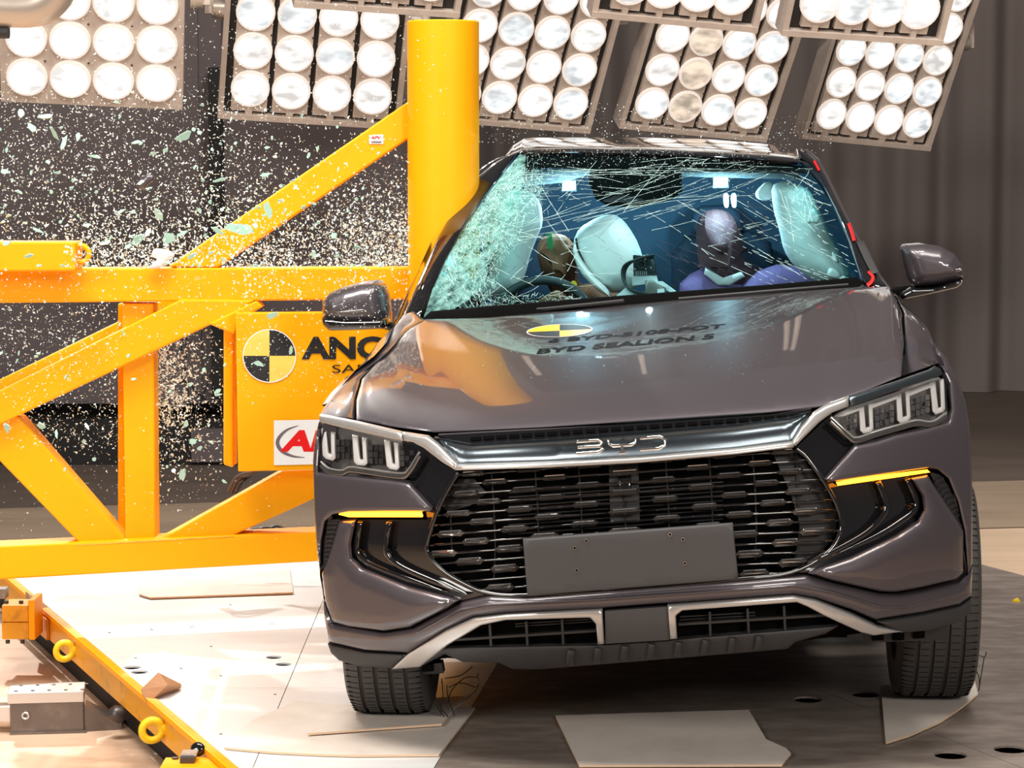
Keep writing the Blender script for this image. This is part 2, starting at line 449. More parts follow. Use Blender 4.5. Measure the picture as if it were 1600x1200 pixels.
# sled deck: plates with bolt holes on top of the lower floor
DU = V((.40, -1, 0)).normalized(); DN = V((DU.y * -1, DU.x, 0))
pA, pB = V((-1.96, 9.66, 0)), V((1.85, 10.04, 0))
dk = root('deck', (0, 7.5, ZL), 'raised steel test deck under the car, pale plates left and dark plates right', 'platform')
def edgeL(y): return pA.x + (pA.y - y) * .4
def edgeR(y): return pB.x + (pB.y - y) * .4 / .917
def bnd(y): return -.200 + (y - 6.7) * .12
def plate(pts, m, name='deck_plate', holes=()):
    poly = [(p[0] * 100, p[1] * 100) for p in pts]
    outer = [V((a, b)) for a, b in poly]
    verts = list(outer); edges = [(i, (i + 1) % len(outer)) for i in range(len(outer))]
    for (hx, hy, hr) in holes:
        k = len(verts); verts += [V((hx * 100 + hr * 100 * math.cos(t * math.pi / 8), hy * 100 + hr * 100 * math.sin(t * math.pi / 8))) for t in range(16)]
        edges += [(k + i, k + (i + 1) % 16) for i in range(16)]
    r = delaunay_2d_cdt(verts, edges, [], 1, 1e-5)
    P = [(v.x / 100, v.y / 100) for v in r[0]]
    tris = []
    for f in r[2]:
        cx = sum(P[i][0] for i in f) / 3; cy = sum(P[i][1] for i in f) / 3
        if any((cx - hx) ** 2 + (cy - hy) ** 2 < (hr * .97) ** 2 for hx, hy, hr in holes): continue
        tris.append(tuple(f))
    cnt = set()
    for f in tris:
        for i in range(3): cnt.add((f[i], f[(i + 1) % 3]))
    be = [e for e in cnt if (e[1], e[0]) not in cnt]
    vs, fs = slab(P, tris, be, [V((x, y, 0)) for x, y in P], [V((x, y, -.006)) for x, y in P])
    return link(name, vs, fs, m, dk)
def hole(px, py, r=.055): p = G(px, py); return (p.x, p.y, r)
ys = [10.12, 7.62, 6.62, 6.0]
hl = [hole(207, 1043, .028), hole(218, 1050, .028), hole(428, 1027, .026), hole(443, 1038, .026)]
hr_ = [hole(1262, 1093, .044), hole(1352, 1085, .044), hole(1485, 1180, .046), hole(1578, 1171, .046), hole(1522, 880.5, .03)]
gp = .0014
def inside(h, y0, y1, side):
    x, y, r = h
    if not (y1 + r < y < y0 - r): return False
    return True
def clipholes(hs, y0, y1): return [h for h in hs if inside(h, y0, y1, 0)]
for y0, y1 in zip(ys[:-1], ys[1:]):
    xm0, xm1 = bnd(y0), bnd(y1)
    s0, s1 = edgeL(y0) + .0, edgeL(y1)
    mid0, mid1 = (-.70 if y0 < 9 else -.70), -.70
    if s0 < -.75:
        hh = clipholes(hl, y0 - gp, y1 + gp)
        a = [h for h in hh if h[0] < -.73]; b = [h for h in hh if -.67 < h[0]]
        m1 = min(s1, -.701)
        plate([(s0 + gp, y0 - gp), (-.70 - gp, y0 - gp), (-.70 - gp, y1 + gp), (max(min(s1, -.71), s0) + gp, y1 + gp)] if s1 < -.71 else
              [(s0 + gp, y0 - gp), (-.70 - gp, y0 - gp), (-.70 - gp, pA.y - (-.70 - gp - pA.x) / .4)], 'alu', holes=a)
        if s1 < -.71:
            plate([(-.70 + gp, y0 - gp), (xm0 - gp, y0 - gp), (xm1 - gp, y1 + gp), (-.70 + gp, y1 + gp)], 'alu', holes=b)
        else:
            yq = pA.y - (-.70 + gp - pA.x) / .4
            plate([(-.70 + gp, y0 - gp), (xm0 - gp, y0 - gp), (xm1 - gp, y1 + gp), (s1 + gp, y1 + gp), (-.70 + gp, yq)], 'alu', holes=b)
    else:
        plate([(s0 + gp, y0 - gp), (xm0 - gp, y0 - gp), (xm1 - gp, y1 + gp), (s1 + gp, y1 + gp)], 'alu')
# dark plates on the right, split along the sled direction through the photographed seam
sA = G(1250, 1066); 
def seam(y): return sA.x + (sA.y - y) * .4 / .917
def seam2(y): return 2.45 + (9 - y) * .4 / .917 - 1.0
for y0, y1 in [(10.04, 7.95), (7.95, 6.0)]:
    hh = [h for h in hr_ if y1 + .06 < h[1] < y0 - .06 or h[1] > 9.9]
    lft = [h for h in hh if h[0] < seam(h[1]) - .06]; rgt = [h for h in hh if h[0] > seam(h[1]) + .06 and h[1] < 9.8]
    plate([(bnd(y0) + gp, y0 - gp), (seam(y0) - gp, y0 - gp), (seam(y1) - gp, y1 + gp), (bnd(y1) + gp, y1 + gp)], 'steel_floor', holes=lft)
    plate([(seam(y0) + gp, y0 - gp), (edgeR(y0) - gp, y0 - gp), (edgeR(y1) - gp, y1 + gp), (seam(y1) + gp, y1 + gp)], 'steel_floor', holes=rgt)
# under-structure and yellow edge rail
link('deck_frame', *prism([(edgeL(10.1) + .05, 10.08, ZL), (edgeR(10.1) - .05, 10.0, ZL), (edgeR(6.02) - .05, 6.02, ZL), (edgeL(6.02) + .05, 6.02, ZL)], (0, 0, .14)), 'void_black', dk)
e0, e1 = V((edgeL(10.4), 10.4, 0)), V((edgeL(6.0), 6.0, 0))
link('edge_rail', *box(e0 + V((0, 0, -.095)) - DN * .022, e1 - e0, DN * .02, (0, 0, .10)), 'yellow_worn', dk)
link('rail_lip', *box(e0 + V((0, 0, -.012)) - DN * .03, e1 - e0, DN * .012, (0, 0, .016)), 'yellow', dk)
link('rail_gap_shade', *box(e0 + V((0, 0, ZL)) + DN * .03, e1 - e0, DN * .03, (0, 0, .1)), 'wall_dark', dk)  # near-black strip stands in for the shadow in the gap below
def rail_at(px, py, z=-.05):                # point of the rail's outer face seen at that pixel row
    return G(px, py, z)
def lifting_eye(px, py, r):
    c = G(px, py, -.05); c = V((c.x, c.y, -.05))
    # push it on to the rail face
    s = (c - e0).dot(DN); c2 = c - DN * (s + .022 + r * 1.25)
    t = (CAM - c2).normalized()
    axn = (DU * .8 + V((.0, -.35, .25))).normalized()
    ring = [c2 + (DN * math.cos(q) + DU.cross(DN).normalized() * math.sin(q)) * r for q in [2 * math.pi * k / 24 for k in range(24)]]
    o = link('lifting_eye', *tube(ring, r * .40, 10, closed=True), 'yellow_bright', dk, True, 60)
    link('eye_shank', *tube([c2 + DN * r * .95, c2 + DN * (r * 1.25 + .004)], r * .62, 14), 'yellow_bright', dk, True)
for px, py, r in [(88, 1018, .029), (226, 1142, .030)]: lifting_eye(px, py, r)
# seam strip and small bolt marks on the deck
for (px, py) in [(83, 963), (97, 978), (170, 988), (172, 989), (235, 983), (238, 984), (298, 980), (302, 979), (140, 1012), (160, 1030), (185, 1052), (282, 1044), (284, 1045), (330, 1010), (360, 945), (425, 975), (300, 1146), (345, 1147), (212, 1028), (345, 1056), (430, 1085)]:
    p = G(px, py, .0005); link('bolt_mark', *disc(p, .0045, (0, 0, 1), 8, .0008), 'bolt', dk)

# ============================================================ LAMP BANKS
def bank(px, py, a, b, ncol, nrow, pitch, label, single=False, kinds=None, rad=.098, sub='flood'):
    """px,py: lower left lamp; a, b: column and row pitch on the picture as (x, y, towards depth)"""
    a = V(a); b = V(b); s = pitch / ((a.length + b.length) / 2); dep = s * FPX
    O = D(px, py, dep)
    def w3(v): return (V((v.x, 0, 0)) + UP * (-v.y) + FW * v.z)
    ea, eb = w3(a).normalized(), w3(b); eb = (eb - ea * eb.dot(ea)).normalized(); nrm = ea.cross(eb).normalized()
    if nrm.dot(FW) > 0: nrm = -nrm
    pa, pb = ea * pitch * (a.length / ((a.length + b.length) / 2)), eb * pitch * (b.length / ((a.length + b.length) / 2))
    mg = .135
    c0 = O - ea * mg - eb * (mg + .02)
    W = pa * (ncol - 1) + ea * 2 * mg; H = pb * (nrow - 1) + eb * (2 * mg)
    rt = root('floodlight_bank', c0, label, 'floodlight', 'banks of round floodlights hanging above')
    link('housing', *box(c0 - nrm * .15, W, H, nrm * .11), 'bank_metal', rt)
    if single:
        st = link('faceplate', *box(c0 - nrm * .04, W, H, nrm * .03), 'bank_metal', rt)
    else:
        rim = .03
        for nm, q in (('frame_side', box(c0 - ea * rim - nrm * .12, ea * rim, H, nrm * .125)), ('frame_side', box(c0 + W - nrm * .12, ea * rim, H, nrm * .125)),
                      ('frame_bottom', box(c0 - ea * rim - eb * rim - nrm * .12, W + ea * 2 * rim, eb * rim, nrm * .13))):
            link(nm, *q, 'bank_metal', rt)
        link('backing', *box(c0 - nrm * .045, W, H, nrm * .01), 'bank_gap', rt)
    for i in range(ncol):
        if not single:
            gw = .014
            q0 = O + pa * i - pa * .5 + ea * gw - eb * (mg + .0)
            wv = pa - ea * 2 * gw
            st = link('lamp_strip', *box(q0 - nrm * .035, wv, H - eb * .02, nrm * .03), 'bank_metal', rt)
            link('catch', *box(q0 + wv * .4 - nrm * .03 - eb * .03, wv * .2, eb * .045, nrm * .035), 'bank_metal', st)
        for j in range(nrow):
            c = O + pa * i + pb * j
            k = (kinds or {}).get((i, j)) or ('lens_white' if single else random.choice(['lens_0', 'lens_1', 'lens_2', 'lens_blue_0', 'lens_blue_1', 'lens_white']))
            prof = [(-.006, rad * 1.03), (.004, rad * 1.03), (.006, rad), (.012, rad * .85), (.018, rad * .5), (.020, .001)]
            link('lamp_lens', *lathe(prof, c, nrm, 24, eb), k, st, True, 50)
            prof = [(-.008, rad * 1.07), (.012, rad * 1.06), (.014, rad * .94)]
            link('lamp_bezel', *lathe(prof, c, nrm, 24, eb), 'lens_rim', st, True)
            if j < 4:
                link('screw', *disc(c + ea * rad * .95 + eb * rad * .95 - nrm * .004, .006, nrm, 6, .003), 'bolt', st)
    # yoke arms at the sides
    for sgn, base in ((-1, c0), (1, c0 + W)):
        p = base + H * (.62 if not single else .66) + ea * sgn * .03 - nrm * .06
        q = p + ea * sgn * .12
        link('yoke_knob', *tube([p, p + ea * sgn * .06], [.06, .05], 14), 'pipe', rt, True)
        link('yoke_arm', *tube([p + ea * sgn * .075 - V((0, 0, .03)), p + ea * sgn * .08 + V((0, 0, .12)), p + ea * sgn * .02 + V((0, 0, .3)), p + ea * sgn * .03 + V((0, 0, .9))], [.035, .03, .022, .022], 8), 'bank_metal', rt, True)
    return rt
PT = .22
bank(42, 120, (66, 2.3, 7.3), (6, -55, -36.8), 4, 4, PT, 'leftmost floodlight bank, plain beige faceplate with round white lamps', True)
bank(391, 138, (62.7, 3, 9.7), (7.5, -54.5, -31.6), 4, 4, PT, 'floodlight bank between the leftmost bank and the yellow pole')
bank(724, 147, (56, 2.5, 19.8), (13.5, -49, -30.6), 4, 5, PT, 'floodlight bank partly hidden behind the top of the yellow pole')
bank(1019, 161, (52.7, 3, 19.8), (14, -48, -30), 4, 5, PT, 'floodlight bank with three amber lamps, above the car roof',
     kinds={(1, 0): 'lens_amber', (1, 1): 'lens_amber', (1, 2): 'lens_amber'})
bank(1299, 178, (48, 2.3, 22), (12.5, -46.7, -22), 4, 5, PT, 'rightmost floodlight bank, over the pleated curtain')
bank(985, -24, (54, 3.4, 12), (8, -50, -30), 4, 2, .18, 'upper floodlight bank cut by the frame top, left of two')
bank(1282, 4, (53, 1.6, 12), (8, -50, -30), 4, 2, .18, 'upper floodlight bank cut by the frame top, right of two')
bank(516, -40, (52, 1.6, 12), (8, -50, -30), 4, 1, .18, 'upper floodlight bank just above the pole top')

# pipe in the top left corner
pp = root('overhead_pipe', D(20, 60, 6), 'thick pale metal pipe bending up in the top left corner', 'pipe')
pts = [D(-60, 8, 6), D(0, 10, 6), D(35, 12, 6), D(62, 8, 6), D(82, -8, 6), D(92, -35, 6), D(95, -90, 6)]
link('pipe_bend', *tube(cr(pts, 5), .048, 20), 'pipe', pp, True, 60)
link('pipe_clamp', *tube([D(-25, 50, 6), D(14, 50, 6)], .016, 10), 'black_plastic', pp, True)

# ============================================================ YELLOW IMPACT RIG
rg = root('impact_rig', D(300, 900, 8.8), 'yellow welded steel truss and load cell block left of the car', 'barrier')
def fy(px, py=0): return 8.45 + .4 * px / 640
def beam(name, pts, off=0, th=.12, m='yellow', bv=.006, par=None):
    base = [D(x, y, fy(x) + off) for x, y in pts]
    return bevel(link(name, *prism(base, (0, th, 0)), m, par or rg), bv)
beam('top_beam', [(-60, 420), (650, 418), (650, 468), (-60, 474)], 0, .13)
beam('upper_brace', [(262, 417), (650, 150), (656, 152), (656, 204), (340, 418)], .01, .11)
beam('lower_brace', [(-60, 640), (282, 468), (398, 469), (368, 489), (-60, 692)], -.02, .10)
beam('rear_brace', [(-60, 622), (300, 446), (330, 468), (-60, 660)], .30, .10)
beam('upright', [(190, 474), (240, 474), (243, 851), (196, 852)], .03, .11)
beam('strut', [(-40, 680), (-40, 640), (30, 652), (194, 842), (194, 852), (127, 852)], .015, .11)
beam('strut', [(243, 846), (440, 736), (520, 733), (520, 766), (362, 838), (340, 842)], .01, .11)
beam('bottom_beam', [(-60, 856), (520, 830), (520, 876), (-60, 909)], -.01, .14)
# joints of the beams (weld lines)
for a, b in (((120, 852), (365, 838)),):
    link('weld_seam', *tube([D(a[0], a[1], fy(a[0]) - .012), D(b[0], b[1], fy(b[0]) - .012)], .0025, 6), 'yellow_worn', rg)
beam('rear_upright', [(184, 474), (191, 474), (196, 852), (184, 852)], .20, .05)
beam('foot', [(-80, 905), (-30, 903), (-30, 955), (-80, 960)], .02, .1)
p = D(545, 870, 8.9); link('foot', *box((p.x, p.y, 0), (.1, 0, 0), (0, .1, 0), (0, 0, p.z + .0)), 'yellow', rg)
# drawbar with an eye, in front of the top beam
beam('drawbar', [(-60, 378), (118, 378), (118, 424), (-60, 424)], -.16, .14)
cc = D(126, 397, fy(127) - .12); ring = [cc + V((math.cos(q), 0, math.sin(q))) * .0285 for q in [2 * math.pi * k / 24 for k in range(24)]]
link('drawbar_eye', *tube(ring, .0095, 10, closed=True), 'yellow', rg, True, 60)
link('eye_base', *box(D(117, 414, fy(127) - .11), (.03, 0, 0), (0, .03, 0), (0, 0, .006)), 'yellow', rg)
# load cell block
beam('block_front', [(368, 489), (612, 487), (612, 731), (372, 737)], -.10, .05, bv=.004)
beam('block_back', [(349, 470), (364, 500), (364, 731), (349, 726)], .0, .08)
beam('block_rib', [(364, 520), (370, 520), (370, 726), (364, 726)], .06, .02, 'yellow_worn')
beam('block_bracket', [(325, 506), (400, 470), (410, 480), (372, 502), (366, 523)], -.03, .10)
BD = lambda x, y: fy(x) - .1025
def B(px, py, o=0): return D(px, py, BD(px, py) - o)
def quad_target(cx, cy, R, Pf, par, yel='decal_yellow', lab=None, sx=1, sy=1, sh=0, off=.001, hov=None):
    def pt(r, q, o): return Pf(cx + r * math.cos(q) * sx + sh * r * math.sin(q), cy - r * math.sin(q) * sy - (hov or 0) * r * math.cos(q), o)
    n = 12
    ringv, f = [], []
    for k in range(48):
        q = 2 * math.pi * k / 48; ringv += [pt(R, q, off), pt(R * 1.035, q, off)]
    for k in range(48): j = (k + 1) % 48; f.append((2 * k, 2 * k + 1, 2 * j + 1, 2 * j))
    o = link('target_rim', ringv, f, 'white_sticker', par)
    for s in range(4):
        vs, fs = [], []
        rr = [0.001, .25, .5, .75, 1]
        for i in rr:
            for k in range(n + 1): vs.append(pt(R * i, math.pi / 2 * (s + k / n), off))
        for i in range(4):
            for k in range(n): a = i * (n + 1) + k; fs.append((a, a + 1, a + n + 2, a + n + 1))
        link('target_quarter', vs, fs, [('print_black'), yel, 'print_black', yel][s], par, lab=('black quarter of round target' if s in (0, 2) else 'yellow quarter of round target'))
quad_target(421, 556, 40.5, B, rg, 'pale_amber')
text('lettering', 'ANCAP', 'print_black', rg, lambda u, v: B(471 + u * 196, 562 - v * 36 + u * -1, .001), .045, 'black capital lettering')
text('lettering', 'SAFETY', 'print_black', rg, lambda u, v: B(519 + u * 112, 583 - v * 13 - u * 1, .001), 0, 'small black lettering')
link('sticker', [B(428, 657, .0006), B(600, 654, .0006), B(600, 723, .0006), B(428, 727, .0006)], [(0, 1, 2, 3)], 'white_sticker', rg, lab='white sticker with red lettering')
text('logo_lettering', 'APV', 'logo_red', rg, lambda u, v: B(437 + u * 118 + v * 10, 706 - v * 34, .0014), .05, 'red slanted lettering')
arc = [(466, 665), (448, 672), (436, 684), (434, 695), (442, 706), (458, 713), (476, 715)]
arcp = cr(arc, 4); sp = strip([tuple(q) for q in arcp], [1 + 5 * math.sin(math.pi * i / (len(arcp) - 1)) for i in range(len(arcp))])
n_ = len(arcp)
link('logo_swoosh', [B(x, y, .0012) for x, y in sp], [(i, i + 1, 2 * n_ - 2 - i, 2 * n_ - 1 - i) for i in range(n_ - 1)], 'logo_grey', rg)
# little label on the upper brace
BR = lambda x, y, o=0: D(x, y, fy(x) + .008 - o)
link('brace_label', [BR(577, 211, .001), BR(599, 210, .001), BR(599, 225, .001), BR(577, 225, .001)], [(0, 1, 2, 3)], 'white_sticker', rg, lab='small white label with red print')
text('label_lettering', 'APV', 'logo_red', rg, lambda u, v: BR(579 + u * 15 + v * 1.5, 217.5 - v * 5, .002), .04)
for k in range(8): link('label_digit', *box(BR(580.5 + k * 2, 223.4, .003), (.0025, 0, 0), (0, .001, 0), (0, 0, .007)), 'print_black', rg)
# pole
pc = D(693, 300, 8.84); pz0 = 0.0; pz1 = D(693, 33, 8.84).z; pr = 56.5 * 8.72 / FPX
po = root('impact_pole', (pc.x, pc.y, 0), 'tall round yellow steel pole pressed into the side of the car', 'pole')
prof = [(0, pr), (pz1 - .004, pr), (pz1, pr - .004), (pz1, pr - .03), (pz1 - .2, pr - .03)]
link('pole_tube', *lathe(prof, (pc.x, pc.y, 0), (0, 0, 1), 96), 'yellow', po, True, 40)
link('pole_base', *disc((pc.x, pc.y, 0), .16, (0, 0, 1), 32, .02), 'yellow', po)
link('pole_flange', *box(D(637, 153, 8.93), (.028, 0, 0), (0, .05, 0), (0, 0, D(637, 50, 8.93).z - D(637, 153, 8.93).z)), 'yellow', po)
link('flange_cap', *box(D(637, 50, 8.93), (.02, 0, 0), (0, .04, 0), (0, 0, .045)), 'dark_steel', po)
# white strap caught on the brace foot
st_ = panel('cloth_strap', [(235, 401), (240, 388), (256, 389), (270, 394), (273, 400), (262, 408), (255, 419), (240, 420), (228, 420), (248, 405)], lambda x, y: fy(x) - .03, 'strap', None, P=D, thick=.01, h=.012, r=6, step=3, rnd=1, ax=YV)
tag(st_, 'small pale cloth scrap caught at the foot of the upper brace', 'cloth scrap')
# cable bundle behind the block
cb = root('cable_bundle', D(390, 772, 9.5), 'dark cables heaped behind the yellow load cell block', 'cables')
for k in range(7):
    a = random.uniform(-6, 6)
    pts = [D(362 + a, 770 + a * .4, 9.4), D(375 + a, 748 + a * .4, 9.4), D(398 + a, 738, 9.4 + a * .01), D(440, 728 + a * .5, 9.5)]
    link('cable', *tube(cr(pts, 5), .007, 6), 'cable_brown' if k % 2 else 'cable', cb, True, 60)
for k in range(3):
    pts = [D(376 + k * 20, 832 + k * -1, 9.6), D(400 + k * 15, 826 - k * 2, 9.6), D(430 + k * 10, 829 - k, 9.6), D(485, 824, 9.6)]
    link('cable', *tube(cr(pts, 5), .006, 6), 'cable', cb, True, 60)
# hanging wires on the wall
for i, pts in enumerate([[(291, 525), (288, 590), (275, 600)], [(282, 530), (286, 580), (293, 610), (296, 640)], [(333, 530), (330, 580), (318, 615), (305, 645)], [(287, 590), (310, 615), (335, 638)]]):
    link('hanging_wire', *tube(cr([D(x, y, 14.6) for x, y in pts], 5), .006, 5), 'cable', wl, lab='thin black hanging wire')

# ============================================================ THINGS ON THE LEFT FLOOR
# yellow clamp block with bolts, fixed to the rail
cl = root('clamp_block', G(30, 1000, ZL), 'yellow two-part clamp block with bolts at the deck edge', 'clamp')
z0 = -.115; c = G(28, 985, z0)
Rk = Matrix.Rotation(0, 3, 'Z')
cw = .20
a0 = D(3, 998, 8.75); 
def bx3(nm, x0, y0, x1, y1, dep, th, m, bv=.003):
    p = D(x0, y1, dep); q = D(x1, y0, dep)
    return bevel(link(nm, *box(p, (q.x - p.x, 0, 0), (0, th, 0), (0, 0, q.z - p.z)), m, cl), bv)
bx3('upper_half', 3, 946, 44, 972, 8.75, .13, 'yellow_worn')
bx3('lower_half', 3, 973, 45, 999, 8.75, .13, 'yellow_worn')
bx3('end_plate', 45, 938, 54, 1000, 8.74, .15, 'yellow')
for x in (10, 33):
    p = D(x, 944, 8.79); link('bolt', *tube([p - V((0, 0, .0)), p + V((0, 0, .013))], .009, 6), 'bolt', cl)
    p = D(x + 2, 1000, 8.79); link('bolt', *tube([p, p - V((0, 0, .012))], .008, 8), 'bolt', cl)
link('top_block', *cbox(D(0, 926, 8.9), .05, .06, .035), 'dark_steel', cl)
link('rail_plate', *box(G(56, 985, -.095) - V((0, 0, 0)), DU * .20, DN * .01, (0, 0, .075)), 'yellow_worn', cl)
# steel buffer block with a wedge nose
bf = root('buffer_block', G(80, 1150, ZL), 'grey steel buffer block with sloping nose on the lower floor', 'buffer')
p0 = G(16, 1148, ZL); sc = p0.y / FPX
bevel(link('body', *box(p0, (115 * sc, .03, 0), (-.02, .13, 0), (0, 0, 50 * sc)), 'dark_steel', bf), .004)
bevel(link('lid', *box(p0 + V((-.006, -.006, 50 * sc)), (119 * sc, .03, 0), (-.02, .15, 0), (0, 0, 17 * sc)), 'bright_steel', bf), .003)
n0 = p0 + V((115 * sc, .04, 0))
nose = [n0, n0 + V((.115, .03, 0)), n0 + V((.115, .03, .02)), n0 + V((.0, .0, 42 * sc))]
link('nose', *prism(nose, (-.01, .09, 0)), 'dark_steel', bf)
link('foot_plate', *box(p0 + V((-.0, -.008, 0)), (.24, .03, 0), (-.02, .16, 0), (0, 0, .008)), 'dark_steel', bf)
link('push_rod', *box(p0 + V((-.3, .02, .04)), (.3, .0, 0), (0, .07, 0), (0, 0, .045)), 'bright_steel', bf)
for i in range(5):
    for j in (.2, .8):
        q = p0 + V((.015 + i * .052, .002 + .14 * j + i * .006, 67 * sc)); link('screw', *disc(q, .006, (0, 0, 1), 8, .002), 'bolt', bf)
rr = [p0 + V((.05, -.012 + .012, .062)) + V((math.cos(q) * .010, -.002, math.sin(q) * .010)) for q in [2 * math.pi * k / 14 for k in range(14)]]
link('side_ring', *tube(rr, .0035, 6, closed=True), 'bright_steel', bf)
# ball joint between buffer and deck
bj = link('ball_joint', *lathe([(-.03, .004), (-.02, .022), (0, .03), (.02, .022), (.05, .014), (.08, .018)], G(183, 1116, -.12), (1, .3, .1), 16), 'bolt', None, True, 60)
tag(bj, 'dark ball joint between the buffer nose and the deck rail', 'joint')
# clamp lever at the bottom
lv = root('lever_clamp', G(300, 1200, -.1), 'yellow bracket with black knob and steel jaw at the frame bottom', 'clamp')
p = G(262, 1190, -.03)
bevel(link('bracket', *box(V((p.x - .005, p.y - .13, -.13)), (.17, 0, 0), (0, .12, 0), (0, 0, .115)), 'yellow', lv), .004)
q = D(274, 1190, p.y - .03); link('bolt', *tube([q - V((0, 0, .02)), q + V((0, 0, .012))], .010, 10), 'bolt', lv)
q = D(294, 1190, p.y - .06)
bevel(link('jaw', *cbox(q + V((0, 0, -.01)), .04, .05, .06), 'bolt', lv), .003)
link('jaw_cap', *cbox(q + V((.003, .01, .022)), .042, .05, .006), 'bright_steel', lv)
k0 = D(309, 1171, p.y + .02)
link('lever', *tube([q + V((0, 0, .02)), k0], .006, 8), 'bright_steel', lv, True)
link('knob', *lathe([(-.012, .002), (-.010, .016), (-.004, .021), (.004, .021), (.010, .014), (.012, .002)], k0, (-.3, -1, .35), 20), 'gloss_black', lv, True, 50)
# wooden block tumbling on the deck
def hexa(px):  # custom block
    pass
wb = G(250, 1098, 0)
f4 = [D(219, 1078, 7.5), D(247, 1050, 7.54), D(261, 1071, 7.46), D(230, 1101, 7.44)]
b4 = [D(246, 1078, 7.62), D(284, 1069, 7.62), D(284, 1073, 7.58), D(258, 1096, 7.58)]
ww = link('wood_block', f4 + b4, [(0, 1, 2, 3), (7, 6, 5, 4), (0, 4, 5, 1), (1, 5, 6, 2), (2, 6, 7, 3), (3, 7, 4, 0)], 'wood'); bevel(ww, .002)
tag(ww, 'brown wooden block tipped on its edge on the pale deck', 'wood block')
w2 = G(40, 928, .0); a = [G(39, 945, .0), G(78, 948, .0), G(50, 926, 0)]
wd = link('wood_wedge', *prism([G(40, 936, .001), G(80, 950, .001), G(56, 951, .001)], (0, .0, .045)), 'pale_wood')
vsw = [G(39, 948, .001), G(56, 953, .001), G(80, 951, .001), G(42, 935, .001), D(40, 924, G(42, 935).y), D(43, 926, G(50, 948).y)]
bpy.data.objects.remove(wd)
wd = link('wood_wedge', vsw, [(0, 1, 2, 3), (0, 3, 4), (0, 4, 5), (0, 5, 1), (1, 5, 2), (5, 4, 2), (2, 4, 3)], 'pale_wood')
tag(wd, 'pale wooden wedge beside the yellow clamp block', 'wedge')

# ============================================================ BOARDS ON THE DECK
def board(name, pts, label, z=.003, th=.006, curl=0, m='board', lift=None):
    poly = [(G(x, y, z).x * 100, G(x, y, z).y * 100) for x, y in pts]
    P2, tris, be, ds = fill(poly, 5)
    fr, bk = [], []
    cx = sum(p[0] for p in poly) / len(poly); cy = sum(p[1] for p in poly) / len(poly)
    for (x, y), d in zip(P2, ds):
        zz = z + th + (lift(x / 100, y / 100) if lift else 0) + curl * (((x - cx) / 40) ** 2)
        fr.append(V((x / 100, y / 100, zz))); bk.append(V((x / 100, y / 100, zz - th)))
    vs, fs = slab(P2, tris, be, fr, bk)
    o = link(name, vs, fs, [m, 'board_edge'])
    for p in o.data.polygons:
        if abs(p.normal.z) < .5: p.material_index = 1
    return tag(o, label, 'board', 'thin pale boards lying on the deck')
board('thin_board', [(217, 893), (452, 889), (458, 928), (235, 936), (218, 931)], 'pale board lying under the bottom beam of the yellow rig', curl=.001)
board('thin_board', [(350, 1171), (395, 1128), (462, 1098), (530, 1104), (640, 1106), (742, 1108), (735, 1118), (686, 1182), (560, 1183), (510, 1182), (425, 1178)], 'large pale board under the front wheel nearest the yellow rig', z=.002)
board('thin_board', [(480, 1149), (560, 1100), (735, 1090), (712, 1106), (690, 1134)], 'thin board on top of another, under the front wheel', z=.012, lift=lambda x, y: .0)
board('thin_board', [(868, 1121), (1170, 1112), (1197, 1158), (1228, 1172), (1236, 1180), (1228, 1189), (1222, 1198), (905, 1199)], 'pale board with torn corner in front of the car', z=.003)
rx = G(1528, 1086).x
board('thin_board', [(1376, 1074), (1384, 1163), (1420, 1152), (1470, 1130), (1505, 1106), (1528, 1087), (1522, 1062), (1450, 1068)], 'thin board under the front wheel away from the rig', z=.003, lift=lambda x, y: .0)
scp = link('debris_scrap', *prism([G(1582, 940, .001), G(1594, 941, .001), G(1590, 936, .001)], (0, 0, .006)), 'yellow_bright'); tag(scp, 'tiny yellow scrap on the dark deck far right', 'scrap')

# ============================================================ CAR
car = root('car', L(0, 2.3, 0), 'dark grey SUV with shattered windscreen pressed against a yellow pole', 'car')
def yf(px, py):
    u = (px - 1000) / 515.0; v = (py - 640) / 400.0
    b = .04 + .36 * abs(u) ** 2.8
    if v < .6: b += .10 * (1 - v / .6) ** 2
    if v > .8: b += .10 * ((v - .8) / .2) ** 2
    return b
def fpanel(name, pts, m, dy=0, thick=.05, h=0, r=0, step=11, rnd=0, lab=None, parent=None, angle=38, dep=None):
    return panel(name, pts, dep or yf, m, parent or car, thick=thick, h=h, r=r, step=step, rnd=rnd, dy=dy, lab=lab, angle=angle)
# dark core behind the whole front
core = [(505, 665), (560, 672), (680, 684), (1270, 645), (1400, 605), (1470, 585), (1505, 640), (1510, 900), (1500, 950), (1380, 985), (1240, 1003), (830, 1040), (700, 1028), (640, 1035), (520, 1015), (500, 900), (493, 760)]
fpanel('front_core', core, 'void_black', dy=.14, thick=.25, step=24)
